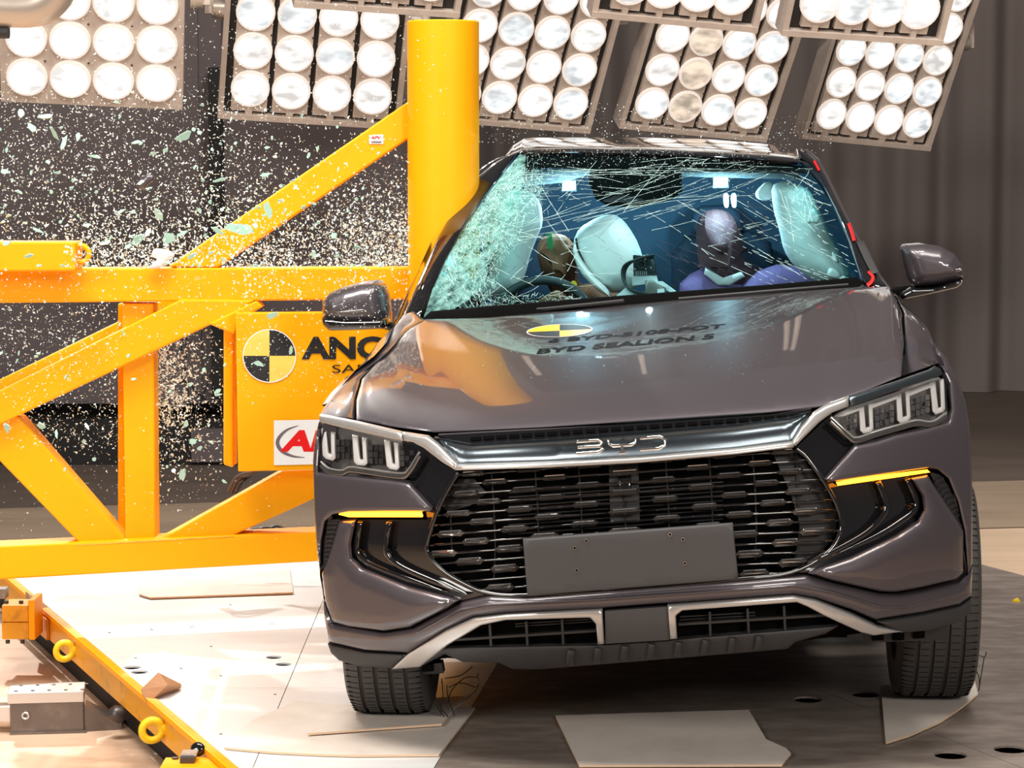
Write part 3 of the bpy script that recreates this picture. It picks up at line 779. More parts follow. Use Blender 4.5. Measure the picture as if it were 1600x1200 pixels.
# --- bonnet
bl = [(662, 500), (760, 497), (900, 485), (1050, 470), (1200, 459), (1340, 449), (1387, 449)]
hl_ = [(1397, 462), (1410, 490), (1412, 540), (1408, 588)]
hf = [(1350, 612), (1285, 636), (1200, 645), (1050, 655), (850, 668), (680, 676)]
hleft = [(620, 668), (557, 656), (557, 625), (566, 592), (603, 550), (636, 515)]
hood_cp = []
for x, y in bl: u = (x - 1020) / 360; hood_cp.append((x, y, 1.50 + .10 * u * u))
for x, y in hf: u = (x - 1000) / 440; hood_cp.append((x, y, .17 + .34 * abs(u) ** 2.5))
hood_cp += [(557, 656, .56), (557, 625, .68), (603, 550, 1.12), (1408, 588, .56), (1412, 540, .80), (1410, 490, 1.18), (620, 668, .42),
            (980, 570, .56), (820, 580, .58), (1150, 560, .56), (980, 520, .96), (800, 535, .98), (1200, 510, .98), (980, 620, .30), (1300, 560, .64), (690, 600, .60), (1330, 500, 1.06), (700, 550, .98)]
_gx = np.arange(500, 1480, 2.0)
def smooth_line(xs, ys, sg=9):
    v = np.interp(_gx, xs, ys); k = np.exp(-.5 * (np.arange(-30, 31) * 2 / sg) ** 2); k /= k.sum()
    v = np.convolve(np.pad(v, 30, mode='edge'), k, 'valid'); return lambda x: np.interp(x, _gx, v)
hyb = smooth_line([557, 566, 603, 636, 662, 760, 900, 1050, 1200, 1340, 1387, 1397, 1410, 1413], [622, 592, 550, 515, 500, 495, 484, 470, 459, 449, 449, 462, 490, 535])
hyf = smooth_line([557, 620, 680, 850, 1050, 1200, 1285, 1350, 1408], [656, 668, 677, 669, 656, 646, 636, 612, 588])
hdb = smooth_line([557, 566, 603, 636, 662, 760, 900, 1020, 1150, 1280, 1387, 1397, 1410, 1413], [.66, .88, 1.13, 1.40, 1.56, 1.535, 1.505, 1.50, 1.51, 1.54, 1.60, 1.45, 1.18, .84], 14)
hdf = smooth_line([557, 620, 680, 760, 850, 1000, 1150, 1240, 1320, 1370, 1408], [.50, .40, .30, .235, .195, .17, .19, .235, .31, .40, .49], 24)
def hood_f0(x, y):
    a, b = hyf(x), hyb(x); t = min(1.08, max(-.05, (a - y) / max(8, a - b))); t = max(t, 0)
    return float(hdf(x) + (hdb(x) - hdf(x)) * (.30 * t + .70 * t ** 1.7))
def side_of(a, b, x, y): 
    nx, ny = b[1] - a[1], a[0] - b[0]; l = math.hypot(nx, ny); return ((x - a[0]) * nx + (y - a[1]) * ny) / l
def hood_f(x, y):
    d = hood_f0(x, y)
    s = side_of((608, 560), (676, 676), x, y)       # left of the crease is positive
    s1 = max(0, -s) if side_of((608, 560), (676, 676), 557, 650) < 0 else max(0, s)
    s2v = side_of((1400, 530), (1285, 640), 1408, 588)
    s2 = side_of((1400, 530), (1285, 640), x, y); s2 = max(0, s2 if s2v > 0 else -s2)
    return d - .0009 * min(s1, 60) - .0009 * min(s2, 60)
hood = panel('bonnet', bl + hl_ + hf + hleft, hood_f, 'paint', car, thick=.03, h=.012, r=7, step=7, angle=30)
from mathutils.bvhtree import BVHTree
_hm = hood.data; HB = BVHTree.FromPolygons([v.co + ORG[hood.name] for v in _hm.vertices], [tuple(p.vertices) for p in _hm.polygons])
def H(px, py, o=0):
    hit = HB.ray_cast(CAM, ray(px, py).normalized())
    p = hit[0] if hit[0] is not None else C(px, py, hood_f(px, py))
    return p - ray(px, py).normalized() * o * 1.5
# decals on the bonnet
quad_target(874.5, 516.5, 50, lambda x, y, o: H(x, y, o + .003), car, 'decal_yellow', sx=1, sy=.19, hov=.045)
def htext(s, x0, x1, y0, y1, ht, bold): text('bonnet_lettering', s, 'decal_black', car, lambda u, v: H(x0 + (x1 - x0) * u + v * 4, y0 + (y1 - y0) * u - v * ht, .003), bold, 'black block lettering')
htext('6 BYD-5108-POT', 855, 1130, 536, 512, 6.5, .03)
htext('BYD SEALION 5', 838, 1114, 553, 529, 8, .03)
# --- wings (fenders)
fl_f = rbf([(501, 648, .52), (553, 655, .48), (530, 640, .56), (508, 634, .64), (532, 605, .84), (556, 625, .66), (556, 578, 1.0), (563, 592, .88), (585, 556, 1.13), (602, 552, 1.10), (604, 535, 1.26), (636, 517, 1.38), (614, 512, 1.42), (630, 492, 1.62), (661, 501, 1.52)])
panel('wing', [(552, 654), (525, 651), (501, 646), (508, 634), (532, 605), (556, 578), (585, 556), (604, 535), (614, 512), (630, 492), (645, 487), (661, 501), (636, 517), (602, 552), (563, 592), (554, 624)], fl_f, 'paint', car, thick=.03, h=.02, r=9, step=6, angle=50)
fr_f = rbf([(1412, 588, .60), (1462, 572, .62), (1416, 540, .82), (1414, 490, 1.2), (1390, 450, 1.6), (1408, 480, 1.35), (1440, 500, 1.2), (1456, 530, 1.0), (1462, 560, .8), (1435, 560, .72), (1432, 525, .92)])
panel('wing', [(1412, 587), (1416, 540), (1414, 490), (1400, 463), (1384, 447), (1396, 458), (1412, 478), (1438, 499), (1452, 517), (1461, 540), (1464, 568), (1440, 577)], fr_f, 'paint', car, thick=.03, h=.02, r=9, step=6, angle=50)
# shoulder behind the right headlamp
panel('wing_flare', [(1452, 528), (1462, 540), (1480, 560), (1495, 590), (1508, 625), (1515, 665), (1518, 720), (1505, 720), (1490, 650), (1472, 580)], lambda x, y: .62 + (y - 540) * -.0006, 'paint', car, thick=.10, h=.03, r=16, step=7, angle=50)
# --- silver brow trims
fpanel('brow_trim', [(499, 648), (520, 652), (556, 659), (628, 676), (630, 689), (600, 683), (556, 673), (520, 665), (499, 659)], 'satin_silver', -.005, .03, .008, 4, 5, lab='left silver trim above headlamp')
fpanel('brow_trim', [(629, 676), (668, 682), (684, 694), (714, 725), (712, 735), (690, 722), (662, 700), (645, 691), (631, 689)], 'satin_silver', -.012, .03, .008, 5, 5)
fpanel('brow_trim', [(1327, 620), (1400, 597), (1452, 579), (1462, 573), (1470, 577), (1473, 585), (1450, 594), (1400, 610), (1328, 635)], 'satin_dark', -.005, .03, .008, 4, 5)
fpanel('brow_trim', [(1326, 621), (1326, 635), (1300, 645), (1280, 660), (1243, 697), (1236, 694), (1252, 668), (1272, 645), (1290, 634)], 'satin_silver', -.012, .03, .008, 5, 5)
# --- moustache bar
fpanel('grille_header', [(678, 684), (735, 694), (850, 687), (1000, 675), (1150, 663), (1235, 652), (1268, 643), (1238, 690), (1150, 702), (1000, 715), (850, 723), (714, 727)], 'satin_dark', .012, .04, -.022, 24, 8, angle=60, lab='dark satin bar carrying chrome letters')
fpanel('header_lip', strip([(712, 731), (850, 727), (1000, 719), (1150, 706), (1240, 695)], 8), 'satin_silver', -.018, .03, .006, 3.5, 6, lab='silver lip')
fpanel('upper_intake', [(684, 680), (850, 671), (1050, 658), (1200, 648), (1268, 639), (1255, 646), (1235, 652), (1150, 662), (1000, 674), (850, 686), (735, 693), (700, 687)], 'gloss_black', .03, .04, step=14)
for k in range(26):
    x = 735 + k * 20; y = 690 - (x - 735) * .071
    fpanel('intake_rib', strip([(x, y - 4), (x + 15, y - 5)], 5), 'void_black', .024, .008, step=20)
# chrome letters
for nm, lines in (('letter_b', [[(901, 690), (934, 688), (941, 692), (937, 697), (903, 699)], [(937, 697), (942, 702), (936, 706), (901, 709)]]),
                  ('letter_y', [[(951, 688), (952, 694), (958, 697), (987, 695), (992, 692), (993, 685)], [(972, 697), (972.5, 708)], [(967, 708), (978, 707)]]),
                  ('letter_d', [[(1000, 685), (1031, 682), (1040, 687), (1038, 696), (1029, 701), (1000, 703)]])):
    tr = []
    for ln in lines: tr.append(tube([C(x, y, yf(x, y) - .016) for x, y in ln], .0048, 8))
    link('chrome_letter', *merge(*tr), 'chrome', car, True, 60)
# --- gloss black surround, left and right, and the grille rim
srl = [(628, 690), (645, 692), (664, 702), (690, 724), (714, 737), (700, 765), (682, 797), (670, 835), (668, 862), (690, 890), (730, 914), (765, 927), (722, 938), (640, 918), (566, 888), (550, 872), (546, 850), (552, 812), (600, 812), (668, 812), (665, 795), (640, 748)]
fpanel('gloss_surround', srl, 'gloss_black', .035, .05, 0, 0, 12)
srr = [(1243, 700), (1283, 662), (1300, 648), (1300, 660), (1325, 690), (1337, 696), (1290, 748), (1310, 760), (1420, 744), (1440, 775), (1441, 797), (1430, 815), (1400, 836), (1330, 870), (1262, 894), (1235, 895), (1290, 866), (1312, 835), (1314, 805), (1295, 762), (1262, 712)]
fpanel('gloss_surround', srr, 'gloss_black', .035, .05, 0, 0, 12)
grim = [(716, 738), (700, 765), (684, 797), (671, 835), (668, 862), (690, 890), (730, 914), (765, 927), (822, 930), (1000, 920), (1155, 905), (1235, 895), (1290, 866), (1312, 835), (1313, 805), (1295, 765), (1262, 716), (1245, 701)]
gp_ = [C(p[0], p[1], yf(p[0], p[1]) + .015) for p in cr(grim, 4)]
link('grille_rim', *tube(gp_, .0065, 8), 'gloss_black', car, True, 60)
# --- grille
gr = fpanel('grille', [tuple(p) for p in grim], 'void_black', .11, .03, step=20)
gpoly = np.array([tuple(p) for p in cr(grim, 4)])
def row_y(i, x): return 740 + 14.9 * i - (x - 745) * (.070 - .0012 * i) - (.3 if x > 1000 else 0)
def clipx(y_fn, inset=3):
    xs = np.arange(660, 1320, 2.0); pts = np.array([(x, y_fn(x)) for x in xs]); ins = inpoly(pts, gpoly)
    ok = xs[ins]; return (ok.min() + inset, ok.max() - inset) if len(ok) else None
bar_n = fin_n = 0
for i in range(0, 13):
    f = lambda x, i=i: row_y(i, x) + .00006 * (x - 980) ** 2 * (i / 12)
    cx_ = clipx(f, 1)
    if not cx_: continue
    xs = np.linspace(cx_[0], cx_[1], 26)
    P_ = [C(x, f(x), yf(x, f(x)) + .045) for x in xs]
    link('grille_bar', *tube(P_, .0030, 6), 'gloss_black', gr, True, 60)
    s = 1 + .025 * i
    offs = [0, 107, -107, 198, -198, 285, -285] if i % 2 else [55, -55, 150, -150, 237, -237, 315, -315]
    for o_ in offs:
        x = 976 + o_ * s * (1.0 if o_ < 0 else 1.04); hw = (21 if abs(o_) > 20 else 25) * (1 + .012 * i)
        if x - hw < cx_[0] - 14 or x + hw > cx_[1] + 14: 
            continue
        if 812 < x - hw * .5 and x + hw * .5 < 1158 and f(x) > 843 - (x - 817) * .075 + 6: continue
        hh = 3.6 + .22 * i
        y = f(x); sl = -.07
        po_ = [(x - hw, y + hw * .07), (x - hw * .74, y - hh * .9 + hw * .05), (x + hw * .74, y - hh * .9 - hw * .05), (x + hw, y - hw * .07), (x + hw * .74, y + hh - hw * .05), (x - hw * .74, y + hh + hw * .05)]
        fc = [C(a, b, yf(a, b) + .040) for a, b in po_]; mid = [C(x - hw * .62, y + hw * .04, yf(x, y) + .018), C(x + hw * .62, y - hw * .04, yf(x, y) + .018)]
        bk_ = [p + AX * .02 for p in fc]
        vs = fc + mid + bk_
        fs = [(0, 1, 6), (1, 2, 7, 6), (2, 3, 7), (3, 4, 7), (4, 5, 6, 7), (5, 0, 6)] + [(k, (k + 1) % 6, 8 + (k + 1) % 6, 8 + k) for k in range(6)] + [tuple(range(8, 14))]
        link('grille_fin', vs, fs, 'fin_chrome', gr); link('fin_edge', *tube([C(x - hw * .72, y - hh * .95 + hw * .05, yf(x, y) + .026), C(x + hw * .72, y - hh * .95 - hw * .05, yf(x, y) + .026)], .0019, 5), 'chrome', gr)
# radiator and vertical supports seen through the grille
for k in range(9):
    x = 700 + k * 68
    q = [(xx, row_y(0, xx) + t * 165) for xx, t in ((x, 0), (x + 4, .35), (x + 6, .7), (x + 4, 1))]
    q = [p for p in q if inpoly(np.array([p]), gpoly)[0]]
    if len(q) > 1: link('grille_stay', *tube([C(a, b, yf(a, b) + .07) for a, b in q], .002, 5), 'grille_grey', gr)
for k in range(10):
    y = 770 + k * 7.2; link('radiator_fin', *tube([C(795, y, .14), C(1130, y - 24, .14)], .0022, 5), 'grille_grey', gr)
for (x0, x1, y0, y1) in ((951, 997, 725, 815),):
    fpanel('sensor_mount', [(x0, y0), (x1, y0 - 3), (x1 + 3, y1), (x0 + 3, y1 + 3)], 'black_plastic', .075, .01, step=30, parent=gr)
fpanel('sensor', [(965, 747), (986, 745), (987, 764), (967, 766)], 'gloss_black', .05, .03, .006, 4, 4, parent=gr)
for pl in ([(1205, 703), (1243, 701), (1290, 765), (1308, 805), (1305, 835), (1285, 862), (1240, 885), (1250, 820), (1235, 770)], [(716, 750), (740, 748), (760, 770), (735, 790), (700, 800), (690, 790)]):
    fpanel('grille_blank', pl, 'grille_grey', .085, .01, step=20, parent=gr)
# number plate holder
ph = fpanel('plate_holder', [(817, 843), (1145, 818), (1154, 905), (824, 931)], 'plate_grey', -.03, .02, .004, 4, 12, rnd=0, dep=lambda x, y: .045, lab='blank dark grey plate holder')
for x, y in ((916, 845), (898, 856), (901, 891), (1047, 835), (1067, 843), (1070, 880)):
    c = C(x, y, .0105); link('screw', *disc(c, .0058, -AX, 12, .002), 'dark_steel', ph); link('screw_hole', *disc(c - AX * .0021, .003, -AX, 8, .0006), 'void_black', ph)
# --- painted bumper pieces
wing_l = [(497, 738), (540, 744), (600, 750), (628, 753), (640, 756), (675, 795), (672, 799), (600, 799), (545, 800), (520, 804), (508, 814), (502, 845), (500, 893), (495, 860), (491, 800), (489, 720), (492, 685), (498, 660), (499, 700)]
fpanel('bumper_upper', wing_l, 'paint', 0, .07, .012, 7, 6, angle=45)
wing_r = [(1335, 697), (1370, 690), (1400, 680), (1440, 672), (1482, 660), (1487, 640), (1484, 600), (1472, 574), (1482, 575), (1495, 592), (1508, 625), (1516, 680), (1519, 760), (1519, 880), (1512, 900), (1507, 830), (1497, 785), (1482, 748), (1465, 734), (1450, 731), (1380, 741), (1300, 753), (1289, 749)]
fpanel('bumper_upper', wing_r, 'paint', 0, .07, .012, 7, 6, angle=45)
chl = [(530, 815), (555, 814), (548, 850), (550, 872), (566, 889), (640, 918), (718, 938), (700, 950), (640, 980), (600, 986), (545, 979), (519, 972), (508, 940), (503, 896), (513, 870)]
fpanel('bumper_cheek', chl, 'paint', -.004, .07, .022, 26, 7, angle=45)
chr_ = [(1262, 895), (1330, 872), (1400, 838), (1434, 816), (1444, 797), (1441, 775), (1424, 748), (1450, 743), (1462, 762), (1498, 815), (1506, 830), (1506, 895), (1495, 905), (1440, 918), (1400, 925), (1375, 924), (1300, 907)]
fpanel('bumper_cheek', chr_, 'paint', -.004, .07, .022, 26, 7, angle=45)
low = [(503, 905), (510, 945), (520, 974), (560, 982), (600, 989), (645, 982), (700, 953), (722, 941), (765, 931), (824, 934), (1000, 920), (1154, 908), (1262, 899), (1300, 911), (1375, 928), (1405, 929), (1440, 923), (1498, 909), (1510, 897), (1519, 885), (1518, 930), (1500, 944), (1440, 957), (1368, 968), (1330, 952), (1275, 934), (1240, 928), (1045, 942), (940, 950), (790, 957), (740, 963), (697, 983), (637, 1020), (570, 1016), (513, 1003), (506, 960)]
fpanel('bumper_lower', low, 'paint', .012, .07, .018, 11, 7, angle=45)
# crease trim ribs
fpanel('bumper_crease', strip([(650, 990), (720, 951), (760, 944), (940, 936), (1100, 925), (1240, 915), (1300, 925), (1375, 948), (1420, 948), (1505, 925)], [3, 5, 5, 5, 5, 5, 5, 5, 5, 3]), 'paint', -.008, .03, .006, 2.5, 6, angle=60)
# vents
def vent(poly, ribs):
    fpanel('side_vent', poly, 'black_plastic', .02, .03, step=10)
    for a, b in ribs: fpanel('vent_rib', strip([a, b], 2.6), 'grille_grey', .008, .014, step=10)
vent([(516, 812), (531, 812), (522, 840), (507, 888), (504, 885), (506, 840)], [((511 - k * .6, 818 + k * 7), (528 - k * 2, 817 + k * 7)) for k in range(9)])
vent([(1453, 738), (1470, 742), (1484, 762), (1497, 798), (1505, 824), (1499, 816), (1480, 790), (1463, 762)], [((1462 + k * 4.2, 752 + k * 8), (1475 + k * 3.8, 747 + k * 8)) for k in range(8)])
# amber indicators
fpanel('amber_indicator', [(529, 804), (545, 801), (658, 801), (660, 808), (545, 808)], 'amber_led', -.004, .02, .004, 2.5, 5)
fpanel('amber_indicator', [(1307, 755), (1340, 748), (1450, 735), (1453, 738), (1400, 746), (1309, 759)], 'amber_led', -.004, .02, .004, 2.5, 5)
# blades in the side intakes
for ln in ([(562, 815), (557, 850), (560, 868), (585, 885), (640, 906), (700, 925)], [(608, 815), (602, 850), (606, 870), (630, 888), (680, 910), (730, 930)]):
    q = [tuple(p) for p in cr(ln, 4)]; fpanel('intake_blade', strip(q, [9] * (len(q) - 4) + [8, 6, 4, 2]), 'gloss_black', .012, .03, .006, 4, 6)
for ln in ([(1418, 748), (1432, 780), (1430, 797), (1412, 812), (1370, 838), (1300, 868)], [(1372, 752), (1385, 785), (1380, 806), (1355, 832), (1310, 858), (1262, 880)]):
    q = [tuple(p) for p in cr(ln, 4)]; fpanel('intake_blade', strip(q, [9] * (len(q) - 4) + [8, 6, 4, 2]), 'gloss_black', .012, .03, .006, 4, 6)
# lower silver trims, centre pad, lower openings, lip
fpanel('lower_trim', [(611, 1046), (637, 1022), (697, 985), (740, 966), (790, 960), (941, 952), (944, 1006), (934, 1007), (931, 975), (922, 965), (790, 969), (752, 977), (700, 1008), (656, 1042)], 'satin_silver', -.004, .04, .006, 4, 6, lab='silver skid trim nearest the rig')
fpanel('lower_trim', [(1043, 946), (1240, 931), (1275, 938), (1330, 960), (1372, 980), (1410, 987), (1365, 993), (1345, 988), (1290, 963), (1262, 948), (1245, 941), (1066, 954), (1056, 962), (1058, 998), (1047, 999)], 'satin_silver', -.004, .04, .006, 4, 6)
fpanel('centre_pad', [(945, 955), (1043, 948), (1046, 1000), (946, 1006)], 'plate_grey', .004, .04, step=14)
for op, bars in (([(655, 1018), (700, 1008), (752, 978), (790, 970), (920, 965), (932, 976), (934, 1006)], [((712, 1000), (931, 986)), ((765, 976), (767, 1010)), ((822, 971), (824, 1010)), ((878, 968), (880, 1007)), ((805, 979), (930, 971)), ((805, 975), (930, 967))]),
                 ([(1058, 957), (1245, 943), (1262, 949), (1320, 975), (1310, 985), (1060, 998)], [((1060, 976), (1300, 961)), ((1109, 956), (1110, 994)), ((1168, 951), (1170, 991)), ((1225, 947), (1227, 985)), ((1062, 964), (1180, 957)), ((1062, 969), (1180, 962))])):
    lo_ = fpanel('lower_intake', op, 'void_black', .07, .02, step=20)
    for k, (a, b) in enumerate(bars): fpanel('intake_bar', strip([a, b], 3.5 if k < 4 else 1.6), 'grille_grey', .03 if k < 4 else .055, .02, step=16, parent=lo_)
fpanel('lower_lip', [(655, 1020), (700, 1012), (932, 1008), (1047, 1000), (1310, 978), (1290, 990), (1243, 1003), (1230, 1014), (1000, 1033), (840, 1046), (800, 1045), (780, 1036), (722, 1034), (695, 1022), (660, 1040)], 'black_plastic', .03, .20, .008, 5, 8)
for k in range(8):
    x = 890 + k * 42; fpanel('lip_rib', strip([(x, 1040 - k * 3.3), (x + 3, 1016 - k * 3.2)], 12), 'black_plastic', .012, .05, .010, 5, 6)
fpanel('corner_guard', [(512, 1006), (570, 1019), (636, 1023), (612, 1044), (560, 1041), (530, 1032), (517, 1020)], 'black_plastic', .01, .08, .012, 8, 7)
fpanel('corner_guard', [(1370, 971), (1440, 960), (1500, 947), (1518, 933), (1518, 955), (1498, 972), (1450, 985), (1408, 989)], 'black_plastic', .01, .08, .012, 8, 7)
fpanel('arch_bracket', [(548, 1044), (690, 1036), (693, 1052), (600, 1058), (552, 1056)], 'black_plastic', .16, .05, step=12)
fpanel('arch_bracket', [(1350, 990), (1410, 990), (1480, 978), (1481, 1000), (1352, 1004)], 'black_plastic', .16, .05, step=12)
for x, y in ((590, 1048), (630, 1047), (668, 1043), (1372, 994), (1404, 994), (1436, 991)): fpanel('bracket_pocket', [(x - 9, y - 4), (x + 9, y - 5), (x + 9, y + 6), (x - 9, y + 7)], 'void_black', .15, .02, step=20)
# --- headlamps
def headlamp(outline, drls, bottom, side):
    hl = fpanel('headlamp', outline, 'lamp_inner', .055, .06, step=12, lab='headlamp with three upright light guides')
    for d in drls:
        # U-shaped light guide: two legs joined at the foot
        (xa, ya), (xb, yb), (xc, yc_), (xd, yd) = d       # top-left, bottom-left, bottom-right, top-right
        poly = [(xa, ya), (xd, yd), (xc, yc_), (xb, yb)]
        wdt = (xd - xa)
        fpanel('light_guide', chaikin([(xa, ya), (xa + wdt * .38, ya + (yd - ya) * .38), (xb + wdt * .42, yb - 9), (xc - wdt * .30, yc_ - 8), (xd - wdt * .30, yd - (yd - ya) * .3), (xd, yd), (xc, yc_ - 4), (xc - 4, yc_), (xb + 5, yb), (xb, yb - 5)], 0), 'drl', .020, .02, .005, 2.5, 4, parent=hl)
    rim_pts = [C(p[0], p[1], yf(p[0], p[1]) + .004) for p in cr(bottom, 5)]
    link('lamp_rim', *tube(rim_pts, .0065, 8), 'dark_chrome', hl, True, 60)
    in_pts = [C(p[0], p[1] - 6, yf(p[0], p[1]) + .012) for p in cr(bottom, 5)]
    link('lamp_inner_rim', *tube(in_pts, .004, 6), 'satin_silver', hl, True, 60)
    fpanel('lamp_glass', outline, 'clear_lens', .004, .003, step=10, parent=hl)
    return hl
ol = [(501, 661), (520, 666), (560, 675), (625, 691), (648, 700), (658, 710), (640, 742), (628, 749), (580, 743), (545, 741), (520, 741), (504, 733), (500, 700)]
hl1 = headlamp(ol, [((502, 670), (504, 717), (524, 720), (523, 677)), ((550, 680), (553, 727), (574, 728), (572, 686)), ((600, 688), (604, 733), (624, 735), (622, 694))],
               [(502, 728), (515, 738), (535, 741), (548, 736), (580, 740), (627, 746), (640, 738), (656, 712)], 0)
orr = [(1296, 657), (1312, 646), (1330, 637), (1400, 615), (1450, 597), (1470, 592), (1478, 602), (1481, 640), (1479, 657), (1440, 668), (1425, 667), (1400, 673), (1370, 683), (1337, 693), (1322, 682)]
hl2 = headlamp(orr, [((1342, 638), (1344, 678), (1365, 675), (1363, 630)), ((1400, 620), (1402, 662), (1423, 658), (1421, 611)), ((1453, 600), (1457, 648), (1477, 644), (1475, 592))],
               [(1298, 658), (1325, 683), (1338, 690), (1370, 680), (1405, 670), (1432, 663), (1455, 665), (1478, 652)], 1)
for poly in ([(1306, 652), (1320, 644), (1347, 636), (1347, 640), (1320, 650)], [(1362, 632), (1403, 618), (1403, 623), (1363, 638)], [(1420, 613), (1456, 600), (1456, 605), (1421, 619)]):
    fpanel('light_bar', poly, 'drl', .018, .02, .003, 2, 5, parent=hl2)
for i, (x, y, w_, h_) in enumerate(((1327, 660, 24, 22), (1382, 650, 30, 30), (1438, 634, 30, 30))):
    for a in range(4):
        for b in range(3):
            xx = x - w_ / 2 + (a + .5) * w_ / 4; yy = y - h_ / 2 + (b + .5) * h_ / 3 - (xx - x) * .3
            fpanel('reflector_facet', [(xx - w_ / 9, yy - h_ / 7), (xx + w_ / 9, yy - h_ / 7), (xx + w_ / 9, yy + h_ / 7), (xx - w_ / 9, yy + h_ / 7)], 'reflector', .034 + .008 * math.sin(a * 2 + b * 3 + i), .01, .008, 3, 8, parent=hl2)
for i, (x, y, w_, h_) in enumerate(((535, 702, 24, 32), (587, 710, 24, 32), (636, 716, 22, 26))):
    for a in range(3):
        for b in range(3):
            xx = x - w_ / 2 + (a + .5) * w_ / 3; yy = y - h_ / 2 + (b + .5) * h_ / 3
            fpanel('reflector_facet', [(xx - w_ / 7, yy - h_ / 7), (xx + w_ / 7, yy - h_ / 7), (xx + w_ / 7, yy + h_ / 7), (xx - w_ / 7, yy + h_ / 7)], 'dark_chrome', .038 + .006 * math.sin(a * 2 + b * 3), .01, .008, 3, 8, parent=hl1)  # same facets as the other lamp, darkened here to read as less lit
# --- wheels
def wheel(px, py, z, label):
    g0 = G(px, py, z); R_ = .335; Wd = .232
    c = V((g0.x * (g0.y + .07) / g0.y, g0.y + .07, z + R_)); axl = LAT
    hw = Wd / 2
    prof = [(-hw * .55, R_ * .60), (-hw * .95, R_ * .68), (-hw * 1.04, R_ * .80), (-hw * 1.0, R_ * .92), (-hw * .90, R_ * .975), (-hw * .78, R_ * .992)]
    gr_ = [-.56, -.19, .19, .56]
    for gx in gr_: prof += [((gx - .055) * hw, R_), ((gx - .05) * hw, R_ - .010), ((gx + .05) * hw, R_ - .010), ((gx + .055) * hw, R_)]
    prof += [(hw * .78, R_ * .992), (hw * .90, R_ * .975), (hw * 1.0, R_ * .92), (hw * 1.04, R_ * .80), (hw * .95, R_ * .68), (hw * .55, R_ * .60)]
    wh = link('wheel', *lathe(prof, c, axl, 90, (0, 0, 1)), 'rubber', car, True, 30, lab=label)
    # sipes: thin dark cuts across the outer ribs
    q = []
    for k in range(90):
        a = 2 * math.pi * k / 90; rad = AX * math.cos(a) + V((0, 0, math.sin(a))); tan = -AX * math.sin(a) + V((0, 0, math.cos(a)))
        for s0, s1 in ((-.92, -.63), (-.48, -.27), (-.12, .12), (.27, .48), (.63, .92)):
            rr_ = R_ * (.975 if abs(s0) > .9 or abs(s1) > .9 else .999)
            c1 = c + axl * s0 * hw + rad * (R_ - .002 if abs(s0) < .9 else R_ * .978); c2 = c + axl * s1 * hw + rad * (R_ - .002 if abs(s1) < .9 else R_ * .978)
            q.append(box(c1 - tan * .0006, c2 - c1, tan * .0012, rad * .0028))
    link('tread_sipes', *merge(*q), 'void_black', wh)['kind'] = 'stuff'
    link('rim_disc', *lathe([(-hw * .5, R_ * .60), (-hw * .3, R_ * .55), (-hw * .2, .05), (hw * .4, .04), (hw * .5, R_ * .5), (hw * .55, R_ * .62)], c, axl, 40, (0, 0, 1)), 'rim', wh, True)
    return c
wl_c = wheel(617, 1118, .012, 'front wheel nearest the rig')
wr_c = wheel(1452, 1092, .012, 'front wheel away from the rig')
for xx in (-.80, .80):
    c = L(xx, 3.62, .36); prof = [(-.06, .2), (-.11, .24), (-.12, .3), (-.10, .335), (.10, .345), (.12, .3), (.11, .24), (.06, .2)]
    wr_ = link('wheel', *lathe([(a, b * 1.02) for a, b in prof], c, LAT, 48, (0, 0, 1)), 'rubber', car, True)
    link('rim_disc', *lathe([(-.06, .2), (-.03, .05), (.03, .05), (.06, .2)], c, LAT, 30, (0, 0, 1)), 'rim', wr_, True)
# underbody and wheel houses
link('underbody', *box(L(-.62, .45, .30), LAT * 1.24, AX * 4.0, (0, 0, .25)), 'void_black', car)
link('engine_bay', *box(L(-.62, .42, .5), LAT * 1.24, AX * 1.1, (0, 0, .30)), 'void_black', car)
